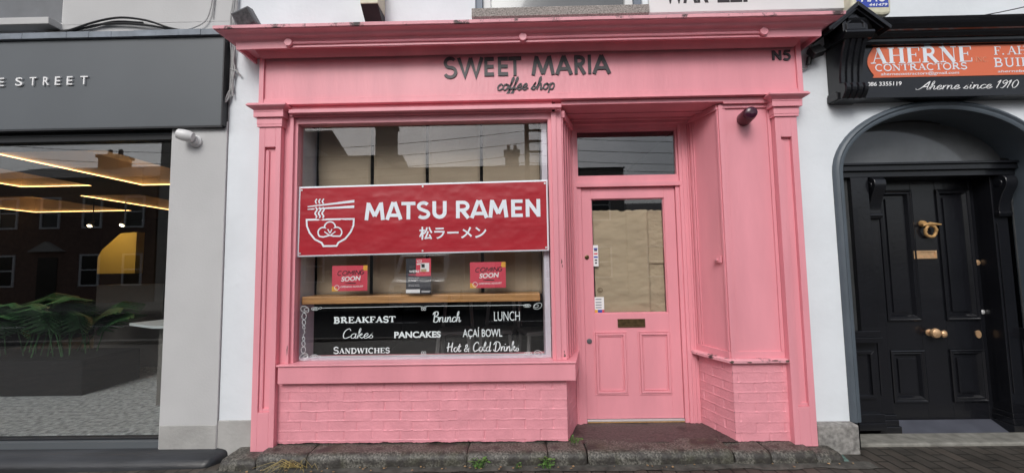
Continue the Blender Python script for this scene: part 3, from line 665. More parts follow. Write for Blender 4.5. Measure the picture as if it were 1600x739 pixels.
# geometric capitals cut as strokes
W_ = .0255; ZB, ZT = 3.010, 3.170; DP = .008
def L_(P, x0, x1, w=W_, z0=ZB, z1=ZT, q=[0], mb=None):
    q[0] += 1
    stroke(t if mb is None else mb, [(x0+p[0]*(x1-x0), z0+p[1]*(z1-z0)) for p in P], w, .0175, DP+.0003*(q[0] % 5))
def letS(x0, x1, w=W_, z0=ZB, z1=ZT):
    P = arc(.5, .74, .4, .25, 35, 250, 14)+arc(.5, .245, .44, .26, 72, -155, 16); L_(P, x0, x1, w, z0, z1)
letS(-.585, -.482)
L_([(.06, 1), (.30, .02), (.52, .98)], -.476, -.262, .029); L_([(.52, .98), (.73, .02), (.96, 1)], -.476, -.262, .029)
for x0, x1 in ((-.252, -.172), (-.14, -.055)):
    L_([(.17, 0), (.17, 1)], x0, x1); L_([(.17, .91), (1, .91)], x0, x1, .03); L_([(.17, .5), (.97, .5)], x0, x1, .028); L_([(.17, .09), (1, .09)], x0, x1, .03)
L_([(.5, 0), (.5, 1)], -.052, .055); L_([(0, .91), (1, .91)], -.052, .055, .03)
L_([(.06, 0), (.22, 1)], .14, .325, .029); L_([(.22, .96), (.5, .05)], .14, .325, .029); L_([(.5, .05), (.79, .96)], .14, .325, .029); L_([(.79, 1), (.95, 0)], .14, .325, .029)
for x0, x1 in ((.335, .475), (.64, .79)):
    L_([(.08, 0), (.5, .98)], x0, x1, .03); L_([(.5, .98), (.92, 0)], x0, x1, .03); L_([(.26, .3), (.74, .3)], x0, x1, .026)
L_([(.15, 0), (.15, 1)], .492, .578); L_([(.15, .91), (.45, .91)]+arc(.45, .71, .42, .2, 90, -90, 10)+[(.15, .51)], .492, .578, .028); L_([(.45, .5), (.95, 0)], .492, .578, .03)
L_([(.5, 0), (.5, 1)], .602, .632)
o = t.build('lettering', M['letterdark'], fas); o['label'] = 'raised slate grey capitals reading SWEET MARIA'
t = MB(); script_into(t, 'coffee shop', -.150, .325, 2.888, .05, .0175, .0105, slant=.22, depth=.008)
o = t.build('lettering', M['letterdark'], fas); o['label'] = 'small raised script reading coffee shop'
t = MB()
# N5
for P in ([(.12, 0), (.12, 1)], [(.12, .95), (.88, .05)], [(.88, 0), (.88, 1)]): L_(P, 2.112, 2.186, .017, 3.092, 3.172, mb=t)
L_([(.95, .93), (.35, .93), (.25, .58)], 2.196, 2.262, .016, 3.092, 3.172, mb=t); L_([(.22, .58)]+arc(.45, .32, .42, .3, 110, -140, 14), 2.196, 2.262, .016, 3.092, 3.172, mb=t)
o = t.build('lettering', M['letterdark'], fas); o['label'] = 'raised dark number N5'
# cornice, mitred returns
XL, XR = -2.085, 2.27
def ring_at(p, z, wob=0): return [(XL-p, .099, z), (XL-p, -p, z), (XR+p, -p, z), (XR+p, .099, z)]
prof = [(.006, 3.19), (.02, 3.2), (.035, 3.225), (.045, 3.247), (.12, 3.247), (.122, 3.205), (.137, 3.203), (.139, 3.256), (.148, 3.262), (.152, 3.268)]
for tt in np.linspace(.1, 1, 8): prof.append((.152+.075*(tt+.25*math.sin(2*math.pi*tt)*.5), 3.268+.036*tt))
prof += [(.236, 3.305), (.238, 3.309)]
SEG = 60
def long_ring(p, z):
    out = [(XL-p, .099, z)]
    for i in range(SEG+1):
        x = XL-p+(XR-XL+2*p)*i/SEG
        out.append((x, -p+.0025*fbm(x, z*9, 0, 1.3), z+.003*fbm(x, 7.3, z, .9)))
    out.append((XR+p, .099, z)); return out
c = MB(); c.loft([long_ring(p, z) for p, z in prof], closed=False)
cor = c.build('cornice', PK, sf, smooth=True, weld=True)
c = MB(); c.loft([long_ring(p, z) for p, z in ((.238, 3.309), (.2475, 3.311), (.249, 3.334), (.244, 3.338), (.1, 3.37), (-.09, 3.40))], closed=False)
o = c.build('weather_lip', M['pink_old'], cor, smooth=True, weld=True); o['label'] = 'peeling dirt streaked top edge'
b = MB(); P = []
for i in range(50):
    x = -1.76+(1.925+1.76)*i/49; P.append((x, -.142, 3.238+.003*fbm(x, 3, 0, 1.5)))
b.tube(P, .0115, 8); b.box(-1.76, 1.925, -.1425, -.1375, 3.206, 3.216)
b.build('bead_moulding', PK, cor, smooth=True)
for x in (-1.793, .069, 1.952):
    MB().lathe((x, -.139, 3.241), (0, -1, 0), [(0, .032), (.02, .032), (.024, .028)], 28).build('roundel', PK, cor, smooth=True)
# window part
wf = MB()
wf.box(-1.924, -1.868, .052, .14, .70, 2.79)                         # outer left board
wf.box(-1.868, -1.84, .03, .14, .70, 2.70); wf.box(-1.84, -1.815, .055, .14, .70, 2.70)
wf.box(-1.868, .30, .02, .14, 2.705, 2.79)                           # head
wf.box(-1.815, .265, .05, .14, 2.652, 2.705)
wf.box(.265, .292, .055, .14, .70, 2.705); wf.box(.292, .330, .03, .14, .70, 2.7045); wf.box(.330, .376, .045, .14, .70, 2.79)
chip0 = lambda mb, x, y, z, w, h, seed: mb.prism_y([(x+w*math.cos(2*math.pi*i/9)*(.6+.4*math.sin(seed+i*2.3)), z+h*math.sin(2*math.pi*i/9)*(.7+.3*math.cos(seed*2+i*1.7))) for i in range(9)], y-.0015, y+.004, 1)
for q in ((.352, .0435, 1.475, .007, .022, 1), (.357, .0435, 1.44, .005, .014, 4), (.358, .0435, .735, .008, .02, 2), (.356, .0435, .765, .004, .012, 3), (-1.85, .0285, .80, .004, .05, 5)): chip0(wf, *q)
frm = wf.build('window_frame', [PK, M['rotwood']], sf, bevel=.002)
MB().box(-1.85, .372, -.03, .019, 2.716, 2.746).build('awning_rail', PK, frm, bevel=.002)
MB().box(-1.815, .265, .108, .114, .70, 2.652).build('pane', M['glass'], frm)
rv = MB(); rv.box(-1.86, -1.815, .141, .38, .70, 2.70); rv.box(.215, .26, .141, .38, .70, 2.70); rv.box(-1.815, .215, .141, .19, .685, .722)
o = rv.build('reveal', M['revealw'], frm); o['label'] = 'rough pale inner reveal'
s = MB()
s.add([(-1.905, .0, .55), (.435, .0, .55), (.52, .42, .55), (-1.905, .42, .55), (-1.905, .0, .684), (.435, .0, .684), (.52, .42, .684), (-1.905, .42, .684)],
      [(0, 3, 2, 1), (4, 5, 6, 7), (0, 1, 5, 4), (1, 2, 6, 5), (2, 3, 7, 6), (3, 0, 4, 7)])
s.add([(-1.915, -.012, .6845), (.44, -.012, .6845), (.528, .415, .6845), (-1.915, .14, .6845), (-1.915, -.012, .698), (.44, -.012, .698), (.528, .415, .7), (-1.915, .14, .7)],
      [(0, 3, 2, 1), (4, 5, 6, 7), (0, 1, 5, 4), (1, 2, 6, 5), (2, 3, 7, 6), (3, 0, 4, 7)])
s.build('sill', PK, sf, bevel=.004)
# painted brick: a finely divided face with courses raised in relief
def brick_face(mb, A, B, z0, z1, phase=0, seed=0, res=.0045, off=.5):
    A, B = Vector(A), Vector(B); L = (B-A).length; d = (B-A)/L; nrm = Vector((d.y, -d.x))
    if nrm.y > 0: nrm = -nrm
    nu, nv = int(L/res)+1, int((z1-z0)/res)+1; base = len(mb.v)
    rg = random.Random(seed); offs = {}
    for j in range(nv+1):
        z = z0+(z1-z0)*j/nv
        for i in range(nu+1):
            u = L*i/nu
            wob = .004*fbm(u, z, seed, 3.0)
            zc = (z1-z+wob)/.076; row = int(zc); fv = zc-row
            uo = (u+phase+(.112 if row % 2 else 0)+.01*math.sin(row*3.1+seed))/.222; colm = int(uo); fu = uo-colm
            h = offs.setdefault((row, colm), rg.uniform(-.0012, .0012))
            dv = min(fv, 1-fv)*.076; du = min(fu, 1-fu)*.222
            y = h+.0006*fbm(u, z, seed+5, 26)+.0012*fbm(u, z, seed+9, 7)
            top = fv*.076
            if top < .009 and row > 0: y = .0024*(1-top/.018)+.001*fbm(u, z, 2, 30)       # weathered ledge at the top of a course
            elif du < .008: y -= .006*(1-du/.011)*(.75+.25*fbm(u, z, 3, 5))
            bot = (z-z0)
            if bot < .012: y += .002*fbm(u, 0, seed, 40)
            p = A+d*u+nrm*y
            mb.v.append((p.x, p.y, z+(.008*fbm(u, 0, seed+3, 6) if j == 0 else 0)))
    for j in range(nv):
        for i in range(nu):
            a = base+j*(nu+1)+i; mb.f.append([a, a+1, a+nu+2, a+nu+1]); mb.m.append(0)
sb = MB(); brick_face(sb, (-1.925, .05), (.368, .05), .08, .555, phase=.03, seed=1)
brick_face(sb, (.368, .05), (.497, .425), .07, .555, phase=.09, seed=2)
o = sb.build('stall_riser', M['pink_brick'], sf, smooth=True); o['label'] = 'pink painted brick riser under the window'
sb = MB(); brick_face(sb, (1.565, .43), (1.672, .05), .062, .665, phase=.15, seed=3); brick_face(sb, (1.672, .05), (2.095, .05), .062, .665, phase=.06, seed=4)
o = sb.build('brick_base', M['pink_brick'], sf, smooth=True); o['label'] = 'pink painted brick base right of the door'
# left splayed reveal of the recess
def quad_wall(mb, A, B, z0, z1, th=.02, m=0):
    A, B = Vector(A), Vector(B); d = (B-A).normalized(); n_ = Vector((d.y, -d.x))
    if n_.y > 0: n_ = -n_
    a2, b2 = A-n_*th, B-n_*th
    mb.prism_z([(A.x, A.y), (B.x, B.y), (b2.x, b2.y), (a2.x, a2.y)], z0, z1, m)
lw = MB(); quad_wall(lw, (.376, .06), (.50, .425), .70, 2.75)
d = Vector((.124, .365)).normalized(); nn = Vector((d.y, -d.x))
for a, b in ((.005, .04), (.10, .135), (.20, .225), (.30, .335)):
    P0 = Vector((.376, .06))+d*a+nn*.012; P1 = Vector((.376, .06))+d*b+nn*.012
    quad_wall(lw, P0, P1, .702, 2.66, .0115)
P0 = Vector((.376, .06))+d*.0+nn*.03; P1 = Vector((.376, .06))+d*.37+nn*.03
quad_wall(lw, P0, P1, 2.662, 2.72, .03)
lw.build('side_panel', PK, sf, bevel=.002)
# right splay and front panel
rw = MB(); quad_wall(rw, (1.562, .43), (1.672, .055), .69, 2.75)
d = Vector((.11, -.375)).normalized(); nn = Vector((-abs(d.y), -abs(d.x)))
A0 = Vector((1.562, .43))
def rail(a, b, z0, z1, p): 
    P0 = A0+d*a+nn*p; P1 = A0+d*b+nn*p; quad_wall(rw, P0, P1, z0, z1, p-.0005)
for a, b, p in ((0, .035, .016), (.05, .075, .014), (.083, .095, .008), (.365, .385, .01)): rail(a, b, .745, 2.70, p)
rail(.0, .388, .692, .744, .016); rail(0, .388, 2.701, 2.746, .02)
rw.build('splayed_panel', PK, sf, bevel=.002)
rp = MB(); rp.box(1.676, 2.092, .062, .085, .69, 2.80)
rp.box(1.668, 1.70, .044, .0615, .692, 2.74); rp.box(1.7005, 1.725, .052, .0615, .745, 2.71); rp.box(2.066, 2.0915, .05, .0615, .745, 2.71)
rp.box(1.7005, 2.0915, .052, .0615, .693, .7445); rp.box(1.7005, 2.0915, .046, .0615, 2.7105, 2.79)
rp.build('front_panel', PK, sf, bevel=.002)
sl = MB()
rings = []
path = [(1.50, .41), (1.515, .36), (1.57, .2), (1.640, .015), (1.75, .012), (1.9, .014), (2.0, .011), (2.108, .012)]
inn = [(1.60, .44), (1.62, .38), (1.66, .22), (1.70, .075), (1.78, .075), (1.9, .075), (2.0, .075), (2.108, .075)]
for (a, b), (c_, d_) in zip(path, inn):
    e = .004*fbm(a, b, 3, 9)
    rings.append([(a, b, .663+e), (a, b, .682+e), (a+(c_-a)*.2, b+(d_-b)*.2, .690), (c_, d_, .695), (c_, d_, .66)])
sl.loft(rings)
def chip(mb, x, y, z, w, h, seed, m=1):
    rg = random.Random(seed); n = 11
    mb.prism_y([(x+w*math.cos(2*math.pi*i/n)*rg.uniform(.5, 1), z+h*math.sin(2*math.pi*i/n)*rg.uniform(.5, 1)) for i in range(n)], y-.002, y+.006, m)
chip(sl, 1.655, .010, .676, .022, .011, 1); chip(sl, 2.085, .009, .677, .024, .010, 2); chip(sl, 1.99, .008, .683, .03, .004, 3); chip(sl, 1.79, .008, .672, .02, .003, 5)
o = sl.build('ledge', [M['pink_old'], M['rotwood']], sf); o['label'] = 'chipped ledge above the brick base'
# recess soffit with mouldings
so_ = MB(); so_.add([(.33, .02, 2.75), (2.092, .02, 2.75), (2.092, .14, 2.75), (1.70, .14, 2.75), (1.60, .45, 2.75), (.45, .45, 2.75)], [(0, 1, 2, 3, 4, 5)])
so_.box(.376, 1.70, .02, .06, 2.755, 2.79); so_.box(.46, 1.62, .33, .36, 2.735, 2.7495); so_.box(.43, 1.64, .20, .225, 2.739, 2.7495); so_.box(.5, 1.57, .38, .425, 2.715, 2.7495)
so_.box(1.70, 2.09, .022, .045, 2.74, 2.79)
so_.build('soffit', PK, sf, bevel=.002)
# door frame, transom light
df = MB()
df.box(.495, .545, .41, .50, .06, 2.73); df.box(.545, .583, .425, .50, .06, 2.145)
df.box(1.472, 1.566, .41, .50, .06, 2.73); df.box(1.436, 1.472, .425, .50, .06, 2.145)
df.box(.545, 1.472, .425, .50, 2.188, 2.236); df.box(.535, 1.482, .405, .50, 2.146, 2.188); df.box(.545, 1.472, .42, .5, 2.68, 2.73)
df.box(1.5, 1.512, .402, .4095, .06, 2.71); df.box(1.535, 1.55, .402, .4095, .06, 2.71); df.box(.512, .53, .402, .4095, .06, 2.71)
df.frame(.546, 1.471, 2.237, 2.679, .016, .432, .47)
drf = df.build('door_frame', PK, sf, bevel=.002)
MB().box(.556, 1.462, .452, .458, 2.247, 2.669).build('pane', M['glass'], drf)
# door
dm = MB(); Y0, Y1 = .445, .488
dm.box(.586, .675, Y0, Y1, .098, 2.142); dm.box(1.335, 1.433, Y0, Y1, .098, 2.142)
dm.box(.675, 1.335, Y0, Y1, 2.042, 2.142); dm.box(.675, 1.335, Y0, Y1, .098, 1.008)
dm.frame(.675, 1.335, 1.008, 2.042, .008, Y0+.012, Y1-.002)
for x0, x1 in ((.664, .957), (1.053, 1.343)):
    dm.frame(x0, x1, .30, .852, .012, Y0-.007, Y0-.0003); dm.frame(x0+.0155, x1-.0155, .3155, .8365, .018, Y0-.015, Y0-.0003)
    dm.frame(x0+.040, x1-.040, .340, .812, .008, Y0-.007, Y0-.0003)
door = dm.build('door', PK, sf, bevel=.0025)
MB().box(.683, 1.327, .463, .469, 1.016, 2.034).build('pane', M['glass'], door)
lp = MB().frame(.879, 1.122, .886, .96, .012, Y0-.008, Y0-.0005).box(.8915, 1.1095, Y0-.005, Y0-.0007, .8985, .9475).box(.93, 1.07, Y0-.0075, Y0-.0052, .905, .916)
o = lp.build('letter_plate', M['brassold'], door, bevel=.002); o['label'] = 'tarnished brass letter plate'
MB().lathe((.622, Y0, 1.513), (0, -1, 0), [(0, .02), (.006, .02), (.008, .014), (.010, .014), (.011, .006)], 20).build('lock', M['brassold'], door, smooth=True)
MB().lathe((.623, Y0, .769), (0, -1, 0), [(0, .023), (.006, .023), (.008, .016), (.009, .016)], 20).build('lock', M['floodgrey'], door, smooth=True)
MB().box(.586, 1.433, .43, .47, .078, .0935).box(.586, 1.433, .44, .47, .070, .0775).build('weather_bar', M['silver'], door, bevel=.002)
MB().box(.59, 1.43, .425, .439, .0705, .0765).build('threshold_strip', M['brass'], door)

# things fixed on the pink front
a = thing('alarm_siren', 'maroon cylindrical fitting sticking out near the top of the pink panel right of the door', 'alarm', (1.87, .06, 2.62))
MB().lathe((1.876, .0615, 2.617), (-.16, -1, .0), [(0, .055), (.02, .055), (.13, .052), (.135, .048)], 28).build('body', M['maroon'], a, smooth=True)
MB().lathe((1.855, -.071, 2.617), (-.16, -1, .0), [(0, .052), (.008, .05), (.03, .045), (.04, .03), (.0405, .01)], 28).build('lens', mat('dark_maroon_lens', (.05, .008, .025), .2, var=0), a, smooth=True)
hk = thing('door_hook', 'small pink painted hook plate on the splayed panel beside the door', 'hook', (1.63, .12, 1.47))
hp = Vector((1.638, .115))
h = MB(); nn_ = Vector((-.96, -.28)); dd_ = Vector((.28, -.96))
def hbox(mb, du0, du1, dn0, dn1, z0, z1):
    P = [hp+dd_*du0+nn_*dn0, hp+dd_*du1+nn_*dn0, hp+dd_*du1+nn_*dn1, hp+dd_*du0+nn_*dn1]
    mb.prism_z([(p.x, p.y) for p in P], z0, z1)
hbox(h, -.035, .035, -.004, .008, 1.445, 1.50); h.build('plate', PK, hk, bevel=.002)
h = MB(); hbox(h, -.012, .012, .0085, .03, 1.462, 1.482); h.build('hook', PK, hk, bevel=.003)

# ================================================================== café interior behind the glass
g = MB().box(-2.2, 2.1, .5, 4.5, -.05, .06); tag(g.build('cafe_floor', mat('dark_wood_floor', (.05, .04, .032), .5, var=.2, vscale=5)), kind='structure')
g = MB().box(-2.28, 2.28, 4.5, 4.6, .06, 3.2).box(-2.28, -2.2, .51, 4.5, .06, 3.2).box(2.1, 2.28, .51, 4.5, .06, 3.2)
tag(g.build('cafe_back_wall', M['void']), 'unlit back wall of the coffee shop behind the stools', 'wall')
g = MB().box(-2.28, 2.28, .5, 4.6, 3.2, 3.24); tag(g.build('cafe_ceiling', M['void']), kind='structure')
edges = [-1.80, -1.300, -.802, -.314, .222]
lbs = ['leftmost brown paper sheet covering the shop window above the pine shelf', 'brown paper sheet behind the bowl drawing and the left red poster',
       'brown paper sheet behind the dark hiring poster', 'rightmost brown paper sheet, behind the right red poster']
for i, lb in enumerate(lbs):
    b = MB(); x0, x1 = edges[i]+.014, edges[i+1]-.014; nx, nz = 14, 34; base = 0
    V = []; F = []
    for j in range(nz+1):
        for k_ in range(nx+1):
            x = x0+(x1-x0)*k_/nx; z = 1.20+1.6*j/nz
            V.append((x, .362+.008*fbm(x, z, i, 2.2)+.004*fbm(x*.5, z*3, i+4, 5), z))
    for j in range(nz):
        for k_ in range(nx):
            q = j*(nx+1)+k_; F.append((q, q+1, q+nx+2, q+nx+1))
    b.add(V, F); o = b.build('brown_paper', M['papershade'], loc=((x0+x1)/2, .362, 1.2), smooth=True)
    sm = o.modifiers.new('thick', 'SOLIDIFY'); sm.thickness = .001
    tag(o, lb, 'paper', 'brown paper sheets lining the window')
sh = MB().box(-1.80, .178, .14, .345, 1.155, 1.218); tag(sh.build('pine_shelf', M['pine'], loc=(-.8, .28, 1.155), bevel=.006), 'thick pine shelf across the window above the menu lettering', 'shelf')
stl = []
for i, (x, y, rz, lb) in enumerate([(-.66, 1.05, .1, 'grey bar stool seen behind the word Hot'), (-.22, 1.1, -.15, 'grey bar stool seen behind the words Cold Drinks'), (.2, 1.0, .3, 'grey bar stool nearest the right edge of the shop window')]):
    if i == 0:
        t = thing('bar_stool', lb, 'stool', (x, y, .06), 'bar stools inside the coffee shop')
        b = MB().box(x-.18, x+.18, y-.17, y+.17, .76, .80); b.build('seat', M['stoolgrey'], t, bevel=.01)
        for sx in (-1, 1):
            for sy in (-1, 1):
                MB().tube([(x+sx*.2, y+sy*.2, .06), (x+sx*.15, y+sy*.14, .76)], .02, 6).build('leg', M['stoolgrey'], t)
        MB().tube([(x-.19, y-.19, .3), (x+.19, y-.19, .3)], .014, 6).build('footrest', M['stoolgrey'], t)
        b = MB()
        for sx in (-1, 1): b.tube([(x+sx*.16, y+.16, .8), (x+sx*.13, y+.2, 1.12)], .02, 6)
        b.box(x-.15, x+.15, y+.18, y+.21, 1.06, 1.14); b.build('backrest', M['stoolgrey'], t)
        t0 = t
    else:
        t = t0.copy(); COL.objects.link(t); t.location = (x, y, .06); t.rotation_euler = (0, 0, rz); tag(t, lb)
        for ch in t0.children:
            c2 = ch.copy(); COL.objects.link(c2); c2.parent = t

# banner fixed over the window: a loose sheet with creases
BY = .095
def ban_xy(u, v):                                    # u,v in 0..1 -> x,z (slightly askew sheet)
    xl, xr = -1.812-.004*(1-v), .257
    zb = 1.546+(1.563-1.546)*u; zt = 2.129+(2.150-2.129)*u
    return xl+(xr-xl)*u, zb+(zt-zb)*v
def ban_y(u, v):
    y = .003*fbm(u*4, v*1.2, 1, 2.2)+.0008*fbm(u*3+v*3, v*5, 7, 3)
    y += -.0016*math.exp(-((v-.80-.04*math.sin(u*22))/.03)**2)*max(0, math.sin(u*41+1))-.0012*math.exp(-((v-.42-.05*math.sin(u*17))/.03)**2)*max(0, math.sin(u*33))
    edge = min(u/.02, (1-u)/.02, v/.05, (1-v)/.05, 1)
    return BY-.012+y*edge
bn = MB(); NU, NV = 150, 46
V = []; F = []; Ms = []
for j in range(NV+1):
    for i in range(NU+1):
        u, v = i/NU, j/NV; x, z = ban_xy(u, v); V.append((x, ban_y(u, v), z))
du_, dv_ = .012, .027
for j in range(NV):
    for i in range(NU):
        q = j*(NU+1)+i; F.append((q, q+1, q+NU+2, q+NU+1))
        uc, vc = (i+.5)/NU, (j+.5)/NV
        Ms.append(1 if (uc < .0067 or uc > 1-.0067 or vc < .03 or vc > .97) else 0)
bn.v = V; bn.f = [list(f) for f in F]; bn.m = Ms
banner = bn.build('banner', [M['banner'], M['bannerw']], loc=(-.78, BY, 1.55), smooth=True)
sm = banner.modifiers.new('thick', 'SOLIDIFY'); sm.thickness = .001; sm.offset = -1
tag(banner, 'creased crimson banner with a noodle bowl drawing and white ramen shop name', 'banner')
def on_banner(mb):                                   # lay flat print on the creased sheet
    for i, (x, y, z) in enumerate(mb.v):
        u = (x+1.814)/2.07; v = (z-(1.546+.017*u))/.585
        mb.v[i] = (x, ban_y(u, min(1, max(0, v)))-.0012+(y-0), z)
    return mb
pr = MB()
def sans(ch, x0, x1, z0, z1, w=.031, wt=.028):
    S = {'M': [([(.10, 0), (.20, 1)], w), ([(.20, .93), (.5, .22)], w), ([(.5, .22), (.80, .93)], w), ([(.80, 1), (.90, 0)], w)],
         'A': [([(.09, 0), (.46, 1)], w), ([(.54, 1), (.91, 0)], w), ([(.24, .25), (.76, .25)], wt)],
         'T': [([(.5, 0), (.5, .99)], w), ([(0, .9), (1, .9)], wt)],
         'S': [(arc(.5, .725, .36, .195, 30, 250, 14)+arc(.5, .275, .39, .195, 70, -150, 14), wt)],
         'U': [([(.14, 1), (.14, .38)]+arc(.5, .38, .36, .28, 180, 360, 12)+[(.86, 1)], w)],
         'R': [([(.15, 0), (.15, 1)], w), ([(.15, .9), (.48, .9)]+arc(.48, .68, .34, .22, 90, -90, 10)+[(.15, .46)], wt), ([(.44, .45), (.86, 0)], w)],
         'E': [([(.17, 0), (.17, 1)], w), ([(.17, .9), (.98, .9)], wt), ([(.17, .5), (.9, .5)], wt), ([(.17, .1), (.98, .1)], wt)],
         'N': [([(.13, 0), (.13, 1)], w), ([(.13, .92), (.87, .08)], w), ([(.87, 0), (.87, 1)], w)]}[ch]
    for q, (P, ww) in enumerate(S): stroke(pr, [(x0+p[0]*(x1-x0), z0+p[1]*(z1-z0)) for p in P], ww, -.00025*q, .0006)
BX = z5 = lambda a: -1.811+(a-80)/1100*2.066
for ch, a, b in (('M', 372, 464), ('A', 466, 540), ('T', 536, 598), ('S', 604, 662), ('U', 672, 736), ('R', 775, 840), ('A', 838, 918), ('M', 918, 1006), ('E', 1018, 1070), ('N', 1082, 1146)):
    u_ = (BX(a)+1.811)/2.066
    sans(ch, BX(a), BX(b), 1.838+.008*u_, 1.984+.008*u_)
text_into(pr, '松ラーメン', -.808, -.255, 1.672, 1.778, 0, .0006, bold=.02, rise=.002)
sw = .0145
stroke(pr, [(-1.742, 1.853), (-1.349, 1.853), (-1.352, 1.80), (-1.375, 1.745), (-1.42, 1.69), (-1.475, 1.66), (-1.49, 1.633), (-1.598, 1.633), (-1.612, 1.66), (-1.67, 1.69), (-1.715, 1.745), (-1.738, 1.80)], sw, 0, .0006, closed=True)
kn = []
for cx, cz, r0, a0, a1 in ((-1.49, 1.745, .042, -50, 115), (-1.546, 1.788, .045, 0, 180), (-1.602, 1.745, .042, 65, 230)): kn += arc(cx, cz, r0, r0, a0, a1, 12)
kn += [(-1.60, 1.708), (-1.575, 1.714), (-1.546, 1.722), (-1.517, 1.714)]
stroke(pr, kn, .0115, 0, .0006, closed=True)
for P in ([(-1.546, 1.738), (-1.528, 1.772)], [(-1.546, 1.738), (-1.564, 1.772)], [(-1.535, 1.727), (-1.500, 1.752)], [(-1.557, 1.727), (-1.592, 1.752)]): stroke(pr, P, .009, -.0002, .0006)
pr.prism_y([(-1.735, 1.957), (-1.735, 1.966), (-1.347, 2.012), (-1.347, 1.990)], -.0006, 0); pr.prism_y([(-1.735, 1.936), (-1.735, 1.944), (-1.347, 1.966), (-1.347, 1.944)], -.0009, -.0003)
for i in range(3):
    x = -1.665+.029*i
    stroke(pr, catmull([(x+.006, 2.025), (x-.006, 2.005), (x+.004, 1.985)]), .011, -.0004, .0006)
    stroke(pr, catmull([(x-.002, 1.955), (x+.010, 1.935), (x-.006, 1.905), (x+.008, 1.88), (x+.0, 1.866)]), .012, -.0007, .0006)
on_banner(pr); pr.build('print', M['bannerw'], banner)
for u, v in ((.012, .95), (.5, .955), (.988, .95), (.012, .05), (.5, .045), (.988, .05)):
    x, z = ban_xy(u, v); ey = MB(); ey.lathe((x, ban_y(u, v)-.001, z), (0, -1, 0), [(0, .008), (.003, .008), (.0032, .004)], 12)
    ey.build('eyelet', M['silver'], banner)

# vinyl menu on the glass
VY = .1075
mn = MB()
serif_into(mn, 'BREAKFAST', -1.517, -1.006, 1.003, 1.05, VY, k=.34, n=.15, wv=.28, rise=.002)
script_into(mn, 'Brunch', -.70, -.475, 1.0, .04, VY, .0085, slant=.12, contrast=.4)
text_into(mn, 'LUNCH', -.202, .008, 1.003, 1.078, VY, .0012, bold=-.004)
script_into(mn, 'Cakes', -1.445, -1.185, .879, .038, VY, .0075, slant=.22, contrast=.5)
text_into(mn, 'PANCAKES', -1.017, -.637, .876, .928, VY, .0012, bold=.035)
text_into(mn, 'AÇAÍ BOWL', -.458, -.137, .862, .955, VY, .0012, bold=.01)
serif_into(mn, 'SANDWICHES', -1.516, -1.052, .759, .81, VY, k=.26, n=.09, wv=.2, small=.8)
script_into(mn, 'Hot & Cold Drinks', -.585, .0, .762, .0365, VY, .0085, slant=.12, contrast=.35)
# scrolled border
def ring_(cx, cz, rx, rz, a=0, w=.0028):
    P = [(cx+rx*math.cos(t)*math.cos(a)-rz*math.sin(t)*math.sin(a), cz+rx*math.cos(t)*math.sin(a)+rz*math.sin(t)*math.cos(a)) for t in np.linspace(0, 2*math.pi, 17)[:-1]]
    stroke(mn, P, w, VY-.0001, .001, closed=True)
for sx, x0 in ((1, -1.755), (-1, .155)):
    for zc, sz in ((1.118, -1), (.737, 1)):
        ring_(x0, zc+sz*.0, .036, .024, .4*sx*sz); ring_(x0+.012*sx, zc, .018, .012, .3); ring_(x0+.085*sx, zc+.004, .03, .012); ring_(x0+.085*sx, zc+.004, .015, .005)
        if sx > 0:
            for k_, (dz, rr) in enumerate(((.055, .026), (.105, .02), (.145, .014))): ring_(x0-.005, zc+sz*dz, rr*.7, rr, .2*k_)
stroke(mn, catmull([(-1.76, .95), (-1.75, .93), (-1.765, .91), (-1.755, .89)]), .003, VY, .001)
for zc in (1.127, .735):
    stroke(mn, [(-1.62, zc), (-.80, zc+.003)], .0032, VY, .001); stroke(mn, [(-.755, zc+.003), (.075, zc)], .0032, VY, .001)
    for sx in (-1, 1):
        s2 = -1 if zc > 1 else 1
        ring_(-.777+sx*.012, zc+s2*.006, .009, .006); ring_(-.777+sx*.010, zc+s2*.022, .008, .009); ring_(-1.625 if sx < 0 else .08, zc, .008, .008)
menu = mn.build('menu_lettering', M['vinyl'], frm); menu['label'] = 'white vinyl menu words and scrolled border on the glass'

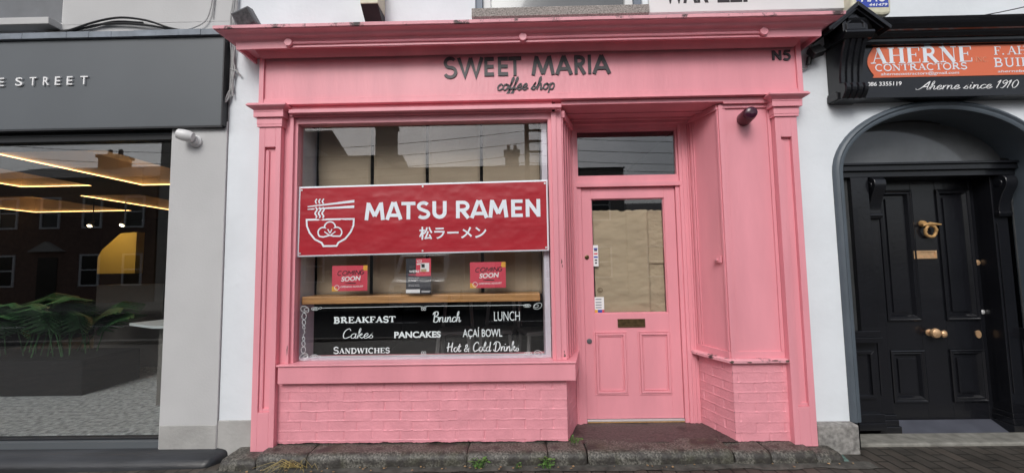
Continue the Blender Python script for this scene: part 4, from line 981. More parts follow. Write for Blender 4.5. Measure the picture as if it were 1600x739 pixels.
# posters on the inside of the glass
def poster(x0, x1, z0, z1, name, label, cat, mats, fill, tilt=0, group=None):
    t = MB().box(x0, x1, .1155, .1165, z0, z1); fill(t)
    return tag(t.build(name, mats, loc=((x0+x1)/2, .116, z0)), label, cat, group)
PYF = .1152
def coming(x0, z0):
    W, H = .294, .21
    def f(b):
        X = lambda u: x0+W*u
        Z = lambda v: z0+H*v
        b.prism_y([(X(.87), Z(.80)), (X(1), Z(.80)), (X(1), Z(1)), (X(.89), Z(1))], PYF-.0004, PYF, 1)
        b.prism_y([(X(0), Z(0)), (X(.17), Z(0)), (X(.15), Z(.1)), (X(.05), Z(.19)), (X(0), Z(.19))], PYF-.0004, PYF, 1)
        cs = {'C': [arc(.5, .5, .45, .5, 50, 310, 14)], 'O': [arc(.5, .5, .46, .5, 0, 352, 18)], 'M': [[(.04, 0), (.08, 1)], [(.08, .95), (.5, .3)], [(.5, .3), (.92, .95)], [(.92, 1), (.96, 0)]],
              'I': [[(.5, 0), (.5, 1)]], 'N': [[(.06, 0), (.06, 1)], [(.06, .97), (.94, .03)], [(.94, 0), (.94, 1)]], 'G': [arc(.5, .5, .45, .5, 50, 325, 14)+[(.92, .45), (.55, .45)]]}
        for q, (ch, u0, u1) in enumerate((('C', .14, .265), ('O', .28, .415), ('M', .435, .585), ('I', .60, .625), ('N', .65, .765), ('G', .78, .89))):
            for k_, P in enumerate(cs[ch]):
                stroke(b, [(X(u0+(u1-u0)*p[0]+.03*p[1]), Z(.61+.17*p[1]+.04*u0)) for p in P], .0062, PYF-.00005*k_, .0005, 2)
        text_into(b, 'SOON', X(.26), X(.81), Z(.37), Z(.56), PYF, .0005, bold=.03, shear=.15, m=3, rise=.008)
        b.prism_y([(X(.36), Z(.29)), (X(.68), Z(.28)), (X(.68), Z(.315)), (X(.5), Z(.33)), (X(.36), Z(.31))], PYF-.0005, PYF, 2)
        b.prism_y([(X(.24), Z(.36)), (X(.29), Z(.335)), (X(.27), Z(.375))], PYF-.0005, PYF, 2); b.prism_y([(X(.78), Z(.37)), (X(.83), Z(.34)), (X(.82), Z(.375))], PYF-.0005, PYF, 2)
        text_into(b, 'OPENING AUGUST', X(.24), X(.89), Z(.135), Z(.20), PYF, .0005, bold=.02, shear=.15, m=3, rise=.003)
        stroke(b, arc(X(.14), Z(.14), .019, .019, 0, 345, 20), .0045, PYF-.0005, .0004, 3, closed=True)
    return f
pm = [M['posterred'], M['posteryellow'], M['posterblack'], M['letterw']]
poster(-1.538, -1.244, 1.262, 1.47, 'poster', 'red opening poster taped at the left of the window, over the shelf', 'poster', pm, coming(-1.538, 1.261), group='red opening posters')
poster(-.396, -.102, 1.27, 1.481, 'poster', 'red opening poster taped at the right of the window, over the shelf', 'poster', pm, coming(-.396, 1.27), group='red opening posters')
def hiring(b):
    x0, W, z0, H = -.925, .207, 1.229, .291
    X = lambda u: x0+W*u
    Z = lambda v: z0+H*v
    b.box(X(.40), X(1), PYF-.0003, PYF, Z(.5), Z(1), 1)
    b.box(X(.58), X(.93), PYF-.0006, PYF-.0003, Z(.62), Z(.87), 4); b.box(X(.6), X(.82), PYF-.0009, PYF-.0006, Z(.62), Z(.70), 5); b.box(X(.62), X(.75), PYF-.0009, PYF-.0006, Z(.74), Z(.84), 2)
    b.box(X(.12), X(.36), PYF-.0003, PYF, Z(.72), Z(.80), 3)
    ringP = arc(X(.54), Z(.93), .018, .012, 180, 360, 10); stroke(b, ringP, .004, PYF-.0003, .0004, 4); stroke(b, [(X(.44), Z(.94)), (X(.64), Z(.945))], .004, PYF-.0003, .0004, 4)
    b.box(X(.43), X(.62), PYF-.0006, PYF-.0003, Z(.82), Z(.86), 4)
    text_into(b, "WE'RE", X(.12), X(.54), Z(.60), Z(.67), PYF-.0006, .0004, bold=.04, m=4)
    text_into(b, 'HIRING', X(.12), X(.57), Z(.51), Z(.57), PYF-.0003, .0004, bold=.01, m=1)
    for v, u1 in ((.44, .53), (.385, .47), (.355, .40), (.25, .53), (.21, .55)): text_into(b, 'full time positions'[:int(6+u1*20)], X(.1), X(u1), Z(v), Z(v+.028), PYF-.0003, .0003, bold=.02, m=4)
    b.box(X(.56), X(.98), PYF-.0003, PYF, Z(.18), Z(.46), 3)
    b.box(X(.0), X(.56), PYF-.0003, PYF, Z(.03), Z(.13), 4); text_into(b, 'send your details', X(.1), X(.5), Z(.065), Z(.095), PYF-.0004, .0003, m=3) if False else None
    b.box(X(.62), X(.95), PYF-.0003, PYF, Z(.04), Z(.055), 4); b.box(X(.62), X(.98), PYF-.0003, PYF, Z(.075), Z(.09), 4)
poster(-.925, -.718, 1.229, 1.52, 'hiring_poster', 'dark hiring poster in the middle of the window between two red posters', 'poster', [M['posterdark'], M['posterred'], M['posterdark'], M['postergrey'], M['letterw'], M['postertan']], hiring)

# brown paper and stickers on the door glass
def sheet(x0, x1, z0, z1, y, name, label, seed, cuts=None, curl=0):
    b = MB(); nx, nz = 26, 90; V = []; F = []
    for j in range(nz+1):
        for i in range(nx+1):
            u, v = i/nx, j/nz
            x = x0+(x1-x0)*u; z = z0+(z1-z0)*v
            if j == nz: z += .006*fbm(x*3, 0, seed, 8)-(.03*math.exp(-((u-.53)/.04)**2) if curl else 0)
            if i == nx: x += .004*fbm(0, z, seed, 6)
            if i == 0: x += .012*(1-v)*curl
            V.append((x, y+.008*fbm(x*.9+z*.3, z*1.4, seed, 3.5)+.0028*fbm(x*1.1-z*.5, z*2.2, seed+2, 9), z))
    for j in range(nz):
        for i in range(nx):
            q = j*(nx+1)+i; F.append((q, q+1, q+nx+2, q+nx+1))
    b.add(V, F); o = b.build(name, M['paper'], loc=((x0+x1)/2, y, z0), smooth=True)
    sm = o.modifiers.new('thick', 'SOLIDIFY'); sm.thickness = .0008
    return tag(o, label, 'paper', 'brown paper sheets on the door glass')
sheet(.690, 1.196, 1.012, 1.94, .492, 'brown_paper', 'large crinkled brown paper sheet covering most of the door glass', 3, curl=1)
sheet(1.192, 1.328, 1.448, 1.935, .497, 'brown_paper', 'narrow brown paper strip at the upper right of the door glass', 8)
sheet(1.198, 1.33, 1.012, 1.455, .503, 'brown_paper', 'narrow brown paper strip at the lower right of the door glass', 11)
SY = .4625
b = MB().box(.684, .729, SY-.0008, SY, 1.43, 1.622)
for z, m_, w_ in ((1.59, 1, .7), (1.575, 2, .6), (1.545, 3, .7), (1.515, 1, .75), (1.487, 2, .5), (1.462, 2, .4)): b.box(.7065-.0225*w_, .7065+.0225*w_, SY-.0012, SY-.0009, z-.008, z+.006, m_)
tag(b.build('payment_sticker', [M['letterw'], M['bluep'], M['postergrey'], M['posterred']], loc=(.706, SY, 1.43)), 'tall narrow white sticker with card logos on the left of the door glass', 'sticker')
b = MB().box(.684, .768, SY-.0008, SY, 1.017, 1.155)
b.box(.684, .71, SY-.0012, SY-.0009, 1.017, 1.042, 1); b.box(.7105, .748, SY-.0012, SY-.0009, 1.017, 1.042, 2); b.box(.7485, .768, SY-.0012, SY-.0009, 1.017, 1.042, 3)
for z in (1.135, 1.108, 1.085, 1.062): b.box(.692, .745, SY-.0012, SY-.0009, z-.005, z+.004, 4)
tag(b.build('leaflet_sticker', [M['letterw'], M['posteryellow'], M['bluep'], M['posterred'], M['lead']], loc=(.726, SY, 1.017)), 'square pale sticker with a coloured foot in the bottom corner of the door glass', 'sticker')
b = MB()
stroke(b, arc(.735, 1.216, .021, .021, 0, 345, 18), .004, SY, .0006, closed=True); stroke(b, arc(.735, 1.216, .011, .011, 60, 330, 12), .004, SY, .0006)
tag(b.build('round_sticker', M['brassold'], loc=(.735, SY, 1.216)), 'small round ring sticker on the door paper above the square sticker', 'sticker')

# ================================================================== STEP AND PLINTH STONES
st = MB(); nx, ny = 40, 16; V = []; F = []
def edgeX(y): return (.37+(.497-.37)*max(0, min(1, (y-.05)/.375))-.01, 1.672-(1.672-1.565)*max(0, min(1, (y-.05)/.38))+.01)
for j in range(ny+1):
    y = .03+(.47-.03)*j/ny; a, b = edgeX(y)
    for i in range(nx+1):
        x = a+(b-a)*i/nx; V.append((x, y, .068+.005*fbm(x, y, 0, 3)))
for j in range(ny):
    for i in range(nx):
        q = j*(nx+1)+i; F.append((q, q+1, q+nx+2, q+nx+1))
st.add(V, F); st.box(.38, 1.66, .06, .46, -.03, .05)
tag(st.build('door_step', M['step'], loc=(1.0, .25, -.03), smooth=True), 'worn dark red brown step in the recess before the pink door', 'step')
stones = [(-2.255, -1.985, 'short rounded mossy plinth stone under the left pink pilaster'), (-1.975, -1.605, 'mossy plinth stone with dry grass below, right of the left pilaster'),
          (-1.60, -.405, 'longest plinth stone, below the left half of the brick riser'), (-.40, .195, 'plinth stone with weeds at both ends below the menu window'),
          (.20, .485, 'short plinth stone at the left corner of the door recess'), (.495, 1.56, 'long kerb stone in front of the door step'),
          (1.572, 1.835, 'short plinth stone at the right corner of the door recess'), (1.842, 2.165, 'green tinged plinth stone left of the right pilaster foot'), (2.17, 2.36, 'end plinth stone under the right pink pilaster')]
for n_, (x0, x1, lb) in enumerate(stones):
    b = MB(); L = x1-x0; nxs = max(12, int(L/.014)); zt = .07 if x0 < .4 or x0 > 1.5 else .068
    if x0 < -1.98 or x0 > 2.1: zt = .038
    if n_ in (6, 7): zt = .058
    prof = [(.10, -.12), (-.135, -.12)]+[(-.135+.055*(1-math.cos(R(a))), (zt-.055)+.055*math.sin(R(a))) for a in range(0, 91, 15)]+[(.0, zt), (.10, zt)]
    prof = [(.10, -.12), (-.135, -.12), (-.137, -.07), (-.138, -.03)]+prof[2:]
    rings = []
    for i in range(nxs+1):
        x = x0+L*i/nxs; e = min(i, nxs-i)/nxs*L; sh_ = 1-.07*max(0, 1-e/.018)**2
        rg = []
        for (y, z) in prof:
            yy = .0+(y-.0)*sh_ if y < 0 else y
            zz = z-(1-sh_)*.12 if z > 0 else z
            k_ = fbm(x, y*2, z*2+n_, 5)
            rg.append((x, yy+.004*k_+.002*fbm(x, y, z, 30), zz+.003*fbm(x+3, y, z+n_, 6)*(z > -.05)))
        rings.append(rg)
    b.loft(rings); tag(b.build('plinth_stone', M['stone'], loc=((x0+x1)/2, -.02, -.05), smooth=True), lb, 'stone', 'plinth stones along the foot of the pink front')
b = MB()
rng = random.Random(2)
V = []; F = []; nx = 120
for i in range(nx+1):
    x = -2.4+4.95*i/nx; V += [(x, -.20-.03*fbm(x, 0, 5, 3), ground_z(x)+.004), (x, -.12, ground_z(x)+.014+.004*fbm(x, 2, 0, 8))]
for i in range(nx): F.append((2*i, 2*i+2, 2*i+3, 2*i+1))
b.add(V, F); tag(b.build('cement_path_edge', mat('dark_cement_fillet', (.07, .068, .06), .8, var=.5, vscale=14, bump=.4, bscale=40)), kind='structure')
# small plants
def weed(x, y, z, n, h, label, seed, m='weed'):
    rg = random.Random(seed); b = MB()
    for i in range(n):
        az = rg.uniform(0, 2*math.pi); d = Vector((math.cos(az), math.sin(az)*.6, 0)); L = h*rg.uniform(.5, 1.1); p0 = Vector((x+rg.uniform(-.03, .03), y+rg.uniform(-.012, .012), z))
        p1 = p0+d*L*.35+Vector((0, 0, L*rg.uniform(.5, 1))); p2 = p1+d*L*.6+Vector((0, 0, L*rg.uniform(-.3, .25))); s = Vector((-d.y, d.x, .2)).normalized()*L*.17
        b.tube([p0, p1], .0012, 4); b.add([p1, (p1+p2)/2+s, p2, (p1+p2)/2-s], [(0, 1, 2), (0, 2, 3)])
    return tag(b.build('weed', M[m], loc=(x, y, z)), label, 'plant')
gz = -.02
weed(-.31, -.165, gz, 26, .075, 'spindly green weed below the middle plinth stone joint', 1)
weed(.185, -.17, gz, 24, .07, 'bright leafy green weed at the foot of the plinth near the door', 2)
weed(-.02, -.165, gz, 8, .04, 'tiny green sprig between two larger weeds', 3)
weed(.42, .03, .068, 16, .06, 'green weed growing in the left corner of the door step', 4)
rg = random.Random(9); b = MB()
for i in range(26):
    a = rg.uniform(-1, 1); p0 = Vector((-1.66+rg.uniform(-.08, .12), -.15, gz+.01)); p1 = p0+Vector((a*.10, -.03, rg.uniform(.03, .08))); p2 = p0+Vector((a*.22, -.08, rg.uniform(-.015, .04)))
    b.tube([p0, p1, p2], [.0016, .0013, .0006], 4)
tag(b.build('dry_grass', M['straw'], loc=(-1.6, -.15, gz)), 'straw coloured dry grass tuft at the foot of the plinth on the left', 'plant')
b = MB(); rg = random.Random(12)
for i in range(60):
    x = rg.uniform(-2.2, 2.4); y = rg.uniform(-.21, -.15); s = rg.uniform(.004, .013); a = rg.uniform(0, 6)
    b.add([(x+s*math.cos(a+q)*(.6+.5*rg.random()), y+s*math.sin(a+q), ground_z(x)+.02+rg.uniform(0, .006)) for q in (0, 1.5, 3, 4.6)], [(0, 1, 2, 3)])
tag(b.build('leaf_litter', M['litter']), kind='stuff')
b = MB().add([(2.37, .0, -.024), (2.45, .0, -.024), (2.40, -.15, -.024), (2.315, -.15, -.024)], [(0, 1, 2, 3)]); b.loft([[(2.37, 0, -.03), (2.45, 0, -.03), (2.40, -.15, -.03), (2.315, -.15, -.03)], [(2.372, -.002, -.022), (2.448, -.002, -.022), (2.398, -.148, -.022), (2.317, -.148, -.022)]])
tag(b.build('utility_cover', M['teal'], loc=(2.38, -.07, -.03)), 'small teal stained cover set in the paving by the granite block', 'cover')

# ================================================================== things above the cornice
f = thing('floodlight', 'dark grey floodlight tilted on the left end of the pink cornice', 'floodlight', (-2.15, -.1, 3.37))
RT = Matrix.Rotation(R(-24), 4, 'Y') @ Matrix.Rotation(R(20), 4, 'X')
b = MB().box(-.075, .075, -.05, .04, -.07, .065); b.v = [tuple(RT @ Vector(v)+Vector((-2.158, -.12, 3.462))) for v in b.v]; b.build('housing', M['floodgrey'], f, bevel=.008)
b = MB().box(-.062, .062, -.056, -.0505, -.055, .05); b.v = [tuple(RT @ Vector(v)+Vector((-2.158, -.12, 3.462))) for v in b.v]; b.build('glass', M['postergrey'], f)
MB().tube([(-2.13, -.08, 3.44), (-2.12, -.02, 3.37)], .012).build('bracket', M['floodgrey'], f)
a = thing('alarm_box', 'cream and black box on the white wall above the left of the cornice', 'alarm box', (-1.17, .1, 3.5))
MB().prism_x([(-.085, 3.595), (-.085, 3.86), (.099, 3.9), (.099, 3.595)], -1.252, -1.105).build('cover', M['cream'], a, bevel=.006)
MB().prism_x([(-.083, 3.594), (.099, 3.594), (.099, 3.5), (.02, 3.505)], -1.25, -1.107).build('base', M['blacksatin'], a, bevel=.004)
wb = thing('wall_sign', 'white sign board with large black capitals above the right half of the cornice', 'sign', (2, .1, 3.55))
MB().box(1.143, 2.80, .06, .098, 3.55, 4.15).build('board', M['plasticw'], wb, bevel=.003)
b = MB(); text_into(b, 'WAR', 1.27, 1.64, 3.625, 3.885, .0595, .002, bold=.03); b.build('lettering', M['posterblack'], wb); b = MB(); text_into(b, 'LEI', 1.715, 1.965, 3.625, 3.885, .0595, .002, bold=.03); b.build('lettering', M['posterblack'], wb)

# ================================================================== RIGHT: CONTRACTOR SIGN
sg = thing('contractor_sign', 'black timber sign board with orange panel and gabled bracket over the arched door', 'sign', (3.6, .1, 2.75))
b = MB().box(2.63, 6.3, .03, .098, 2.76, 3.30); b.box(2.595, 6.3, -.01, .098, 2.745, 2.80); b.box(2.60, 6.3, .012, .098, 2.80, 2.815)
b.build('board', M['black'], sg, bevel=.003)
b = MB(); rings = []
for y, z in ((.098, 3.19), (.0, 3.195), (-.01, 3.215), (-.012, 3.235), (-.03, 3.238), (-.05, 3.26), (-.055, 3.275), (-.075, 3.28), (-.10, 3.31), (-.115, 3.34), (-.12, 3.355), (.0, 3.38), (.098, 3.40)): rings.append([(x, y, z) for x in (2.64, 3.4, 4.4, 6.3)])
b.loft(rings, closed=False); b.build('cornice', M['black'], sg, weld=True)
P = [(6.3, 2.93), (6.3, 3.19), (2.95, 3.187)]+[(2.95-.06*math.sin(t*math.pi), 3.187-.257*t) for t in np.linspace(.08, .92, 10)]+[(2.925, 2.93)]
b = MB().prism_y(P, .0262, .0297); pan = b.build('orange_panel', M['orange'], sg)
b = MB(); YT = .0258
serif_into(b, 'AHERNE', 2.915, 3.745, 3.048, 3.180, YT, k=.27, n=.06, wv=.2)
serif_into(b, 'CONTRACTORS', 2.945, 3.69, 2.986, 3.040, YT, k=.25, n=.08, wv=.2)
text_into(b, 'ahernecontractors@gmail.com', 2.99, 3.62, 2.940, 2.972, YT, .001, bold=.006, shear=.1)
serif_into(b, 'F.', 3.913, 4.005, 3.10, 3.170, YT, k=.22, n=.07, wv=.17); serif_into(b, 'AHERNE', 4.02, 4.50, 3.10, 3.170, YT, k=.2, n=.07, wv=.16)
serif_into(b, 'BUILDERS', 3.903, 4.52, 3.0, 3.072, YT, k=.2, n=.07, wv=.16)
text_into(b, 'ahernebuilders@gmail.com', 3.93, 4.6, 2.945, 2.972, YT, .001, bold=.006, shear=.1)
b.build('lettering', M['bannerw'], pan)
b = MB(); serif_into(b, 'INC.', 3.757, 3.868, 3.046, 3.084, YT, k=.14, n=.05, wv=.1)
b.build('faded_lettering', mat('faded_print', (.72, .34, .22), .4, var=0), pan)
b = MB(); script_into(b, 'Aherne since 1910', 3.305, 4.08, 2.823, .033, .0298, .0075, slant=.45, contrast=.7)
b.build('motto_lettering', M['letterw'], sg); b = MB()
text_into(b, '086 3355119', 2.878, 3.155, 2.862, 2.896, .0298, .001, bold=.012, shear=.12)
b.build('phone_lettering', M['letterw'], sg)
# console bracket: scroll profile with flutes, gabled cap
prof = []
for z in np.linspace(2.735, 3.205, 26):
    t = (z-2.735)/.47
    if t < .25: y = -.02-.075*math.sin(math.pi*min(1, t/.22*.5+.12))*.9
    else: y = -.035-.085*((t-.25)/.75)**2.2
    prof.append((y, z))
b = MB()
xa, xb = 2.607, 2.80; nf = 4; wdt = (xb-xa)/nf
b.prism_x([(y+.012, z) for y, z in prof]+[(.097, 3.205), (.097, 2.735)], xa+.004, xb-.004)
for i in range(nf): 
    rings = []
    for y, z in prof:
        c0 = xa+wdt*i+.004; c1 = c0+wdt-.012
        rings.append([(c0, y+.0115, z), (c0+.006, y-.001, z), (c1-.006, y-.001, z), (c1, y+.0115, z)])
    b.loft(rings)
b.build('console', M['black'], sg, smooth=False)
b = MB().prism_x([(-.135, 3.2055), (-.118, 3.19), (.097, 3.2055), (.097, 3.245), (-.145, 3.245), (-.15, 3.225)], 2.59, 2.817)
b.prism_y([(2.605, 3.2455), (2.80, 3.2455), (2.80, 3.325), (2.703, 3.415), (2.605, 3.325)], -.105, .097)
rings = []
for e, y in ((0, -.104), (0, -.114), (.014, -.114), (.02, -.104)):
    rings.append([(2.628+e, y, 3.265+e), (2.778-e, y, 3.265+e), (2.778-e, y, 3.315), (2.703, y, 3.385-e*1.4), (2.628+e, y, 3.315)])
b.loft(rings, caps=False)
for sx in (-1, 1):
    cx = 2.703; P = [(cx, 3.476), (cx+sx*.245, 3.268), (cx+sx*.235, 3.243), (cx, 3.438)]
    b.loft([[(x, -.15, z) for x, z in P], [(x, .097, z) for x, z in P]])
    P = [(cx, 3.437), (cx+sx*.205, 3.266), (cx+sx*.19, 3.258), (cx, 3.418)]
    b.loft([[(x, -.13, z) for x, z in P], [(x, .097, z) for x, z in P]])
b.build('gabled_cap', M['black'], sg, bevel=.002)
a = thing('alarm_box', 'pale alarm box with a blue printed label, above the contractor sign bracket', 'alarm box', (2.9, .1, 3.42))
MB().prism_y([(2.765, 3.50), (2.80, 3.455), (3.0, 3.435), (3.075, 3.445), (3.085, 3.60), (3.07, 3.85), (2.765, 3.85)], -.02, .098).build('body', M['cream'], a, bevel=.02)
MB().box(2.80, 3.055, -.0225, -.0205, 3.50, 3.80).build('label_plate', M['bluep'], a)
b = MB(); text_into(b, 'MAC', 2.835, 3.04, 3.545, 3.66, -.0227, .001, bold=.02, shear=.25); b.build('lettering', M['letterw'], a); b = MB(); text_into(b, '441479', 2.895, 3.045, 3.508, 3.532, -.0227, .001, bold=.02, shear=.2); b.build('lettering', M['letterw'], a)
c = thing('black_floodlight', 'small black lamp under the right end of the pink cornice with a looped grey cable', 'lamp', (2.46, .1, 3.15))
b = MB().box(-.05, .05, -.03, .03, -.045, .04); RT = Matrix.Rotation(R(-20), 4, 'Y') @ Matrix.Rotation(R(-25), 4, 'X'); b.v = [tuple(RT @ Vector(v)+Vector((2.475, .02, 3.16))) for v in b.v]; b.build('housing', M['blacksatin'], c, bevel=.008)
b = MB(); b.tube([(2.47, .09, 3.2), (2.475, .03, 3.18)], .02); b.tube([(2.44, .05, 3.13), (2.435, .06, 3.07)], .02); b.build('bracket', M['blacksatin'], c)
b = MB(); P = [(2.36, .08, 3.24), (2.345, .08, 3.16), (2.355, .08, 3.08), (2.39, .08, 3.04), (2.43, .08, 3.05), (2.445, .07, 3.10)]
b.tube([Vector(p) for p in [(q.x, .08, q.y) for q in catmull([(p[0], p[2]) for p in P])]], .006, 6); b.tube([(2.36, .08, 3.24), (2.42, .08, 3.255), (2.47, .085, 3.25), (2.52, .09, 3.2)], .011, 6); b.build('cable', M['cablegrey'], c, smooth=True)
cab('wall_wire', [[(3.1, .09, 3.42), (3.3, .085, 3.40), (3.7, .06, 3.43), (4.1, .05, 3.49), (4.6, .05, 3.6)]], .004, M['cableblack'], 'thin black wire rising to the right above the contractor sign', (3.7, .06, 3.4))

# ================================================================== RIGHT: ARCHED DOORWAY
dw = thing('arched_doorway', 'black panelled double width doorway under a blue grey arch at the right edge', 'doorway', (3.5, .1, 0))
b = MB(); NA = 30
def arch_path(a, bb, zbot): return [(AC-a, zbot)]+ell(a, bb, NA)+[(AC+a, zbot)]
prof = [(.0, .13), (.0, .085), (.012, .066), (.03, .06), (.045, .072), (.055, .07), (.075, .08), (.082, .105), (.082, .36)]
rings = []
for e, y in prof: rings.append([(x, y, z) for x, z in arch_path(.905-e, .595-e, .186 if e < .09 else .0)])
b.loft(rings, closed=False); b.build('architrave', M['archgrey'], dw, smooth=True, weld=True)
b = MB(); A_ = arch_path(.84, .53, -.05)
for i in range(len(A_)-1):
    a, c_ = A_[i], A_[i+1]
    b.add([(a[0], .09, a[1]), (c_[0], .09, c_[1]), (c_[0], .62, c_[1]), (a[0], .62, a[1])], [(0, 1, 2, 3)])
b.box(2.6, 4.4, .60, .64, -.05, 2.8)
b.build('lining', M['black'], dw, smooth=False)
fl = [(AC+.78*math.cos(math.pi*(1-i/24)), 2.295+.385*math.sin(math.pi*i/24)) for i in range(25)]
b = MB().prism_y(fl, .36, .37); fan = b.build('fanlight', M['fanlight'], dw)
b = MB(); rings = []
for k_, (e, y) in enumerate(((-.10, .33), (-.10, .30), (.0, .31), (.008, .36))): rings.append([(AC+(.79-e)*math.cos(math.pi*(1-i/24)), .302, 2.285+(.39-e)*math.sin(math.pi*i/24)) if False else (AC+(.79-e)*math.cos(math.pi*(1-i/24)), y, 2.285+(.39-e)*math.sin(math.pi*i/24)) for i in range(25)])
b.loft(rings, closed=False); b.build('fanlight_frame', M['blacksatin'], fan, smooth=True, weld=True)
b = MB().box(2.68, 4.32, .27, .5, 2.215, 2.262).box(2.68, 4.32, .25, .5, 2.262, 2.282).box(2.68, 4.32, .30, .5, 2.165, 2.215); b.build('transom', M['black'], dw, bevel=.004)
for x in (3.055, 4.165):
    b = MB().box(x, x+.125, .36, .52, .14, 2.165).box(x+.02, x+.105, .352, .36, .3, 1.75)
    o = b.build('pilaster', M['black'], dw, bevel=.004)
    b = MB().box(x-.03, x+.15, .33, .52, -.03, .05).box(x-.02, x+.14, .34, .52, .05, .10).box(x-.012, x+.132, .348, .52, .10, .14); b.build('base', M['black'], o, bevel=.005)
    b = MB(); Pf = [(.5, 2.16), (.28, 2.16), (.255, 2.13), (.25, 2.09), (.262, 2.05), (.29, 2.0), (.315, 1.93), (.325, 1.87), (.318, 1.835), (.325, 1.81), (.35, 1.80), (.5, 1.80)]
    b.prism_x(Pf, x+.015, x+.115); b.lathe((x+.008, .31, 2.095), (1, 0, 0), [(0, .03), (.115, .03)], 16); b.lathe((x+.008, .335, 1.835), (1, 0, 0), [(0, .02), (.115, .02)], 14); b.build('bracket', M['black'], o, bevel=.004, smooth=True)
for sx in (0, 1):
    x0, x1 = ((2.685, 3.055) if sx == 0 else (4.29, 4.335)); x1 = x1 if sx == 0 else 4.40
    x0g, x1g = (2.72, 2.905) if sx == 0 else (4.31, 4.40)
    b = MB().box(x0, x0g, .30, .5, .78, 2.165) if sx == 0 else MB()
    b.box(x1g, x1, .30, .5, .84, 2.165)
    b.box(x0, x1, .29, .5, .80, .85); b.box(x0, x1, .27, .5, .755, .80)
    b.box(x0, x1, .345, .5, .05, .755); b.frame(x0+.05, x1-.04, .28, .68, .03, .325, .3445) if sx == 0 else None
    b.box(x0, x1, .31, .5, .09, .16); b.box(x0, x1, .30, .5, .03, .09)
    s_ = b.build('sidelight', M['black'], dw, bevel=.003)
    MB().box(x0g, x1g, .34, .346, .85, 2.165).build('pane', M['meshglass'], s_)
b = MB(); YD = .50
b.box(3.18, 4.165, YD+.018, YD+.06, .04, 2.165)
pans = [(3.34, 3.592, .91, 2.07), (3.83, 4.115, .91, 2.07), (3.29, 3.582, .20, .635), (3.815, 4.112, .20, .635)]
# stiles and rails round the four panels
b.box(3.18, 3.30, YD, YD+.0175, .04, 2.165); b.box(4.125, 4.165, YD, YD+.0175, .04, 2.165); b.box(3.60, 3.82, YD, YD+.0175, .04, 2.165)
b.box(3.30, 3.60, YD, YD+.0175, 2.08, 2.165); b.box(3.82, 4.125, YD, YD+.0175, 2.08, 2.165)
b.box(3.30, 3.60, YD, YD+.0175, .645, .90); b.box(3.82, 4.125, YD, YD+.0175, .645, .90); b.box(3.30, 3.60, YD, YD+.0175, .04, .19); b.box(3.82, 4.125, YD, YD+.0175, .04, .19)
dr = b.build('door', M['black'], dw, bevel=.003)
for x0, x1, z0, z1 in ((3.30, 3.60, .90, 2.08), (3.82, 4.125, .90, 2.08), (3.30, 3.60, .19, .645), (3.82, 4.125, .19, .645)):
    b = MB()
    rings = []
    for e, y in ((0, YD+.017), (0, YD-.014), (.012, YD-.018), (.022, YD-.006), (.034, YD-.008), (.05, YD+.017)):
        rings.append([(x0+e, y, z0+e), (x1-e, y, z0+e), (x1-e, y, z1-e), (x0+e, y, z1-e)])
    b.loft(rings, caps=False)
    b.box(x0+.075, x1-.075, YD+.006, YD+.0177, z0+.075, z1-.075); b.build('panel', M['black'], dr, bevel=.002)
b = MB(); P = [(3.725+.048*math.cos(t), YD-.03-.004*math.sin(3*t), 1.70+.052*math.sin(t)) for t in np.linspace(0, 2*math.pi, 25)[:-1]]
Pc = [Vector(p) for p in P]
rr = [.013+.002*math.sin(9*t) for t in np.linspace(0, 2*math.pi, 25)]
b.tube(Pc+[Pc[0]], rr, 10); b.tube([(3.65, YD-.035, 1.752), (3.72, YD-.04, 1.765), (3.815, YD-.036, 1.757)], [.012, .016, .007], 8); b.lathe((3.68, YD, 1.77), (0, -1, 0), [(0, .03), (.02, .026), (.03, .02)], 14)
o = b.build('knocker', M['brass'], dr, smooth=True); o['label'] = 'rope ring brass knocker'
b = MB().frame(3.578, 3.782, 1.452, 1.525, .014, YD-.012, YD-.0005).box(3.5925, 3.7675, YD-.006, YD-.0007, 1.4665, 1.5105); b.build('letter_plate', M['brasspale'], dr, bevel=.002)
b = MB(); b.lathe((3.66, YD, .795), (0, -1, 0), [(0, .03), (.006, .03), (.012, .014), (.04, .014)], 16)
b.lathe((3.655, YD-.04, .80), (0, -1, 0), [(0, .012), (.008, .036), (.022, .043), (.038, .038), (.048, .02)], 16); b.lathe((3.735, YD-.03, .79), (.5, -1, -.05), [(0, .012), (.006, .028), (.02, .034), (.034, .026), (.04, .01)], 14)
b.tube([(3.66, YD-.03, .797), (3.735, YD-.03, .79)], .012); b.build('knob', M['brasspale'], dr, smooth=True)
for x, z, rr_ in ((4.14, 1.41, .024), (4.145, .97, .019)): MB().lathe((x, YD, z), (0, -1, 0), [(0, rr_), (.008, rr_), (.011, rr_*.6), (.013, rr_*.3)], 16).build('lock', M['brasspale'] if z > 1.2 else M['silver'], dr, smooth=True)
b = MB().loft([[(4.09+.023*math.cos(t), y, .775+.034*math.sin(t)) for t in np.linspace(0, 2*math.pi, 19)[:-1]] for y in (YD-.0005, YD-.008)]); b.build('keyhole_plate', M['brasspale'], dr)
b = MB().add([(3.28, .512, .044), (4.19, .512, .044), (4.165, .345, -.035), (3.19, .345, -.035), (3.28, .512, -.06), (4.19, .512, -.06), (4.165, .345, -.06), (3.19, .345, -.06)], [(0, 1, 2, 3), (4, 5, 6, 7), (0, 1, 5, 4), (1, 2, 6, 5), (2, 3, 7, 6), (3, 0, 4, 7)])
b.build('threshold', M['kick'], dw)
b = MB().box(2.61, 4.5, .14, .34, -.06, -.005); tag(b.build('stone_slab', M['slab'], loc=(3.5, .25, -.06), bevel=.012), 'pale stone slab at the foot of the arched black doorway', 'slab')

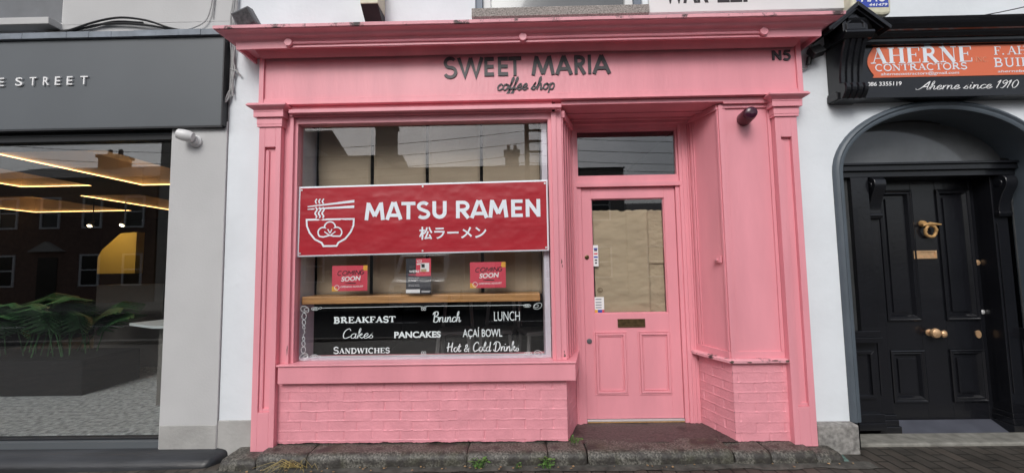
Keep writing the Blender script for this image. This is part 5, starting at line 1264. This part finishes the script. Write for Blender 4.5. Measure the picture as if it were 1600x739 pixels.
# ================================================================== ACROSS THE STREET (seen mirrored in the glass)
def house(name, label, x0, x1, h, mwall, floors, nwin, y=-16.6, roofm='slate', pitch=1.6, gable=False, chim=()):
    t = thing(name, label, 'house', ((x0+x1)/2, y, -.07), 'houses across the street')
    MB().box(x0, x1, y-8, y, -.07, h).build('wall', M[mwall], t)
    r = MB().prism_x([(y+.25, h), (y-4, h+pitch), (y-8.2, h)], x0-.05, x1+.05).build('roof', M[roofm], t)
    for cx, cw, ch in chim:
        b = MB().box(cx-cw/2, cx+cw/2, y-4.4, y-3.6, h, h+pitch+ch).box(cx-cw/2-.08, cx+cw/2+.08, y-4.5, y-3.5, h+pitch+ch, h+pitch+ch+.18)
        for q in (-.25, .25): b.lathe((cx+q*cw, y-4, h+pitch+ch+.18), (0, 0, 1), [(0, .13), (.4, .1)], 10)
        b.build('chimney', M[mwall], r)
    for fl_ in range(floors):
        for i in range(nwin):
            cx = x0+(x1-x0)*(i+.5)/nwin; zb = .75+fl_*2.9
            if fl_ == 0 and i == nwin//2:
                MB().box(cx-.5, cx+.5, y-.01, y+.03, -.07, 2.2).build('door', M['black'], t); MB().prism_y([(cx-.9, 2.5), (cx+.9, 2.5), (cx, 3.0)], y+.001, y+.2).build('pediment', M['stucco'], t); continue
            w_ = MB().frame(cx-.5, cx+.5, zb, zb+1.6, .08, y+.001, y+.06).box(cx-.42, cx+.42, y+.001, y+.04, zb+.78, zb+.84).build('window', M['upvc'], t)
            MB().box(cx-.42, cx+.42, y+.002, y+.012, zb+.08, zb+1.52).build('pane', M['darkglass'], w_)
    return t
house('brick_house', 'dark brick house with a pedimented door mirrored in the charcoal shop window', -29, -18.2, 6.2, 'brickred', 2, 5, roofm='slate', chim=((-24.5, 1.3, .5), (-19, 1, .4)))
house('stucco_house', 'tall pale stucco house mirrored at the right of the charcoal shop window', -18.1, -11.2, 8.2, 'stucco', 2, 3, chim=())
house('grey_house', 'grey house with a thick chimney mirrored at the top left of the pink shop window', -11.1, -6.9, 7.0, 'stucco2', 2, 2, pitch=1.2, chim=((-7.8, 1.1, 1.6),))
house('long_house', 'long low dark house whose roofline is mirrored across the pink shop window', -6.8, 5.5, 6.35, 'stucco2', 2, 5, pitch=.8, chim=((-.25, .8, .9),))
house('far_house', 'grey gabled house mirrored at the right of the door transom glass', 5.6, 17, 4.0, 'stucco2', 1, 4, pitch=1.1, chim=((12.5, 1, .4),))
p = thing('utility_pole', 'timber utility pole with wires mirrored at the top right of the pink shop window', 'pole', (.45, -13.2, -.07))
MB().tube([(.45, -13.2, -.07), (.45, -13.2, 8.6)], [.13, .09], 10).build('pole', M['timberpole'], p)
b = MB()
for z in (7.0, 6.55, 6.1): b.box(.45, 1.1, -13.24, -13.16, z, z+.08)
b.build('crossarm', M['timberpole'], p)
b = MB()
for k_, z in enumerate((8.3, 7.1, 6.65, 6.2, 5.9)):
    for sx in (-1, 1):
        P = [(.45+sx*22*t, -13.2-.2*k_, z+(.2*sx)*t-1.1*4*t*(1-t)*.5) for t in np.linspace(0, 1, 14)]; b.tube(P, .012, 5)
b.tube([(.45, -13.2, 8.4), (1.6, -8, 7.2), (3.6, .05, 6.2)], .018, 5)
b.build('wires', M['cableblack'], p)
v = thing('white_van', 'white van facing the shop, mirrored faintly behind the hiring poster', 'van', (-3.4, -11, -.2))
b = MB(); Pv = [(-10.2, .15), (-10.15, .75), (-10.3, .95), (-10.75, 1.12), (-11.35, 1.85), (-11.6, 1.95), (-15, 1.98), (-15.1, .3), (-15.1, .12)]
rings = []
for x, k_ in ((-4.33, .93), (-4.28, 1), (-2.52, 1), (-2.47, .93)): rings.append([(x, y, .1+(z-.1)*(.97 if k_ < 1 else 1)) for y, z in Pv])
b.loft(rings); b.build('body', M['vanwhite'], v, bevel=.03)
MB().add([(-4.2, -10.77, 1.14), (-2.6, -10.77, 1.14), (-2.68, -11.31, 1.83), (-4.12, -11.31, 1.83)], [(0, 1, 2, 3)]).build('windscreen', M['darkglass'], v)
MB().box(-3.9, -2.9, -10.2, -10.13, .45, .7).build('grille', M['blacksatin'], v)
for sx in (-4.15, -2.85): MB().box(sx, sx+.22, -10.24, -10.14, .62, .85).build('headlight', M['lead'], v, bevel=.02)
for sx in (-4.36, -2.66):
    for yy in (-11.1, -14.2): MB().lathe((sx, yy, .13), (1, 0, 0), [(0, .33), (.22, .33)], 18).build('wheel', M['tyre'], v)
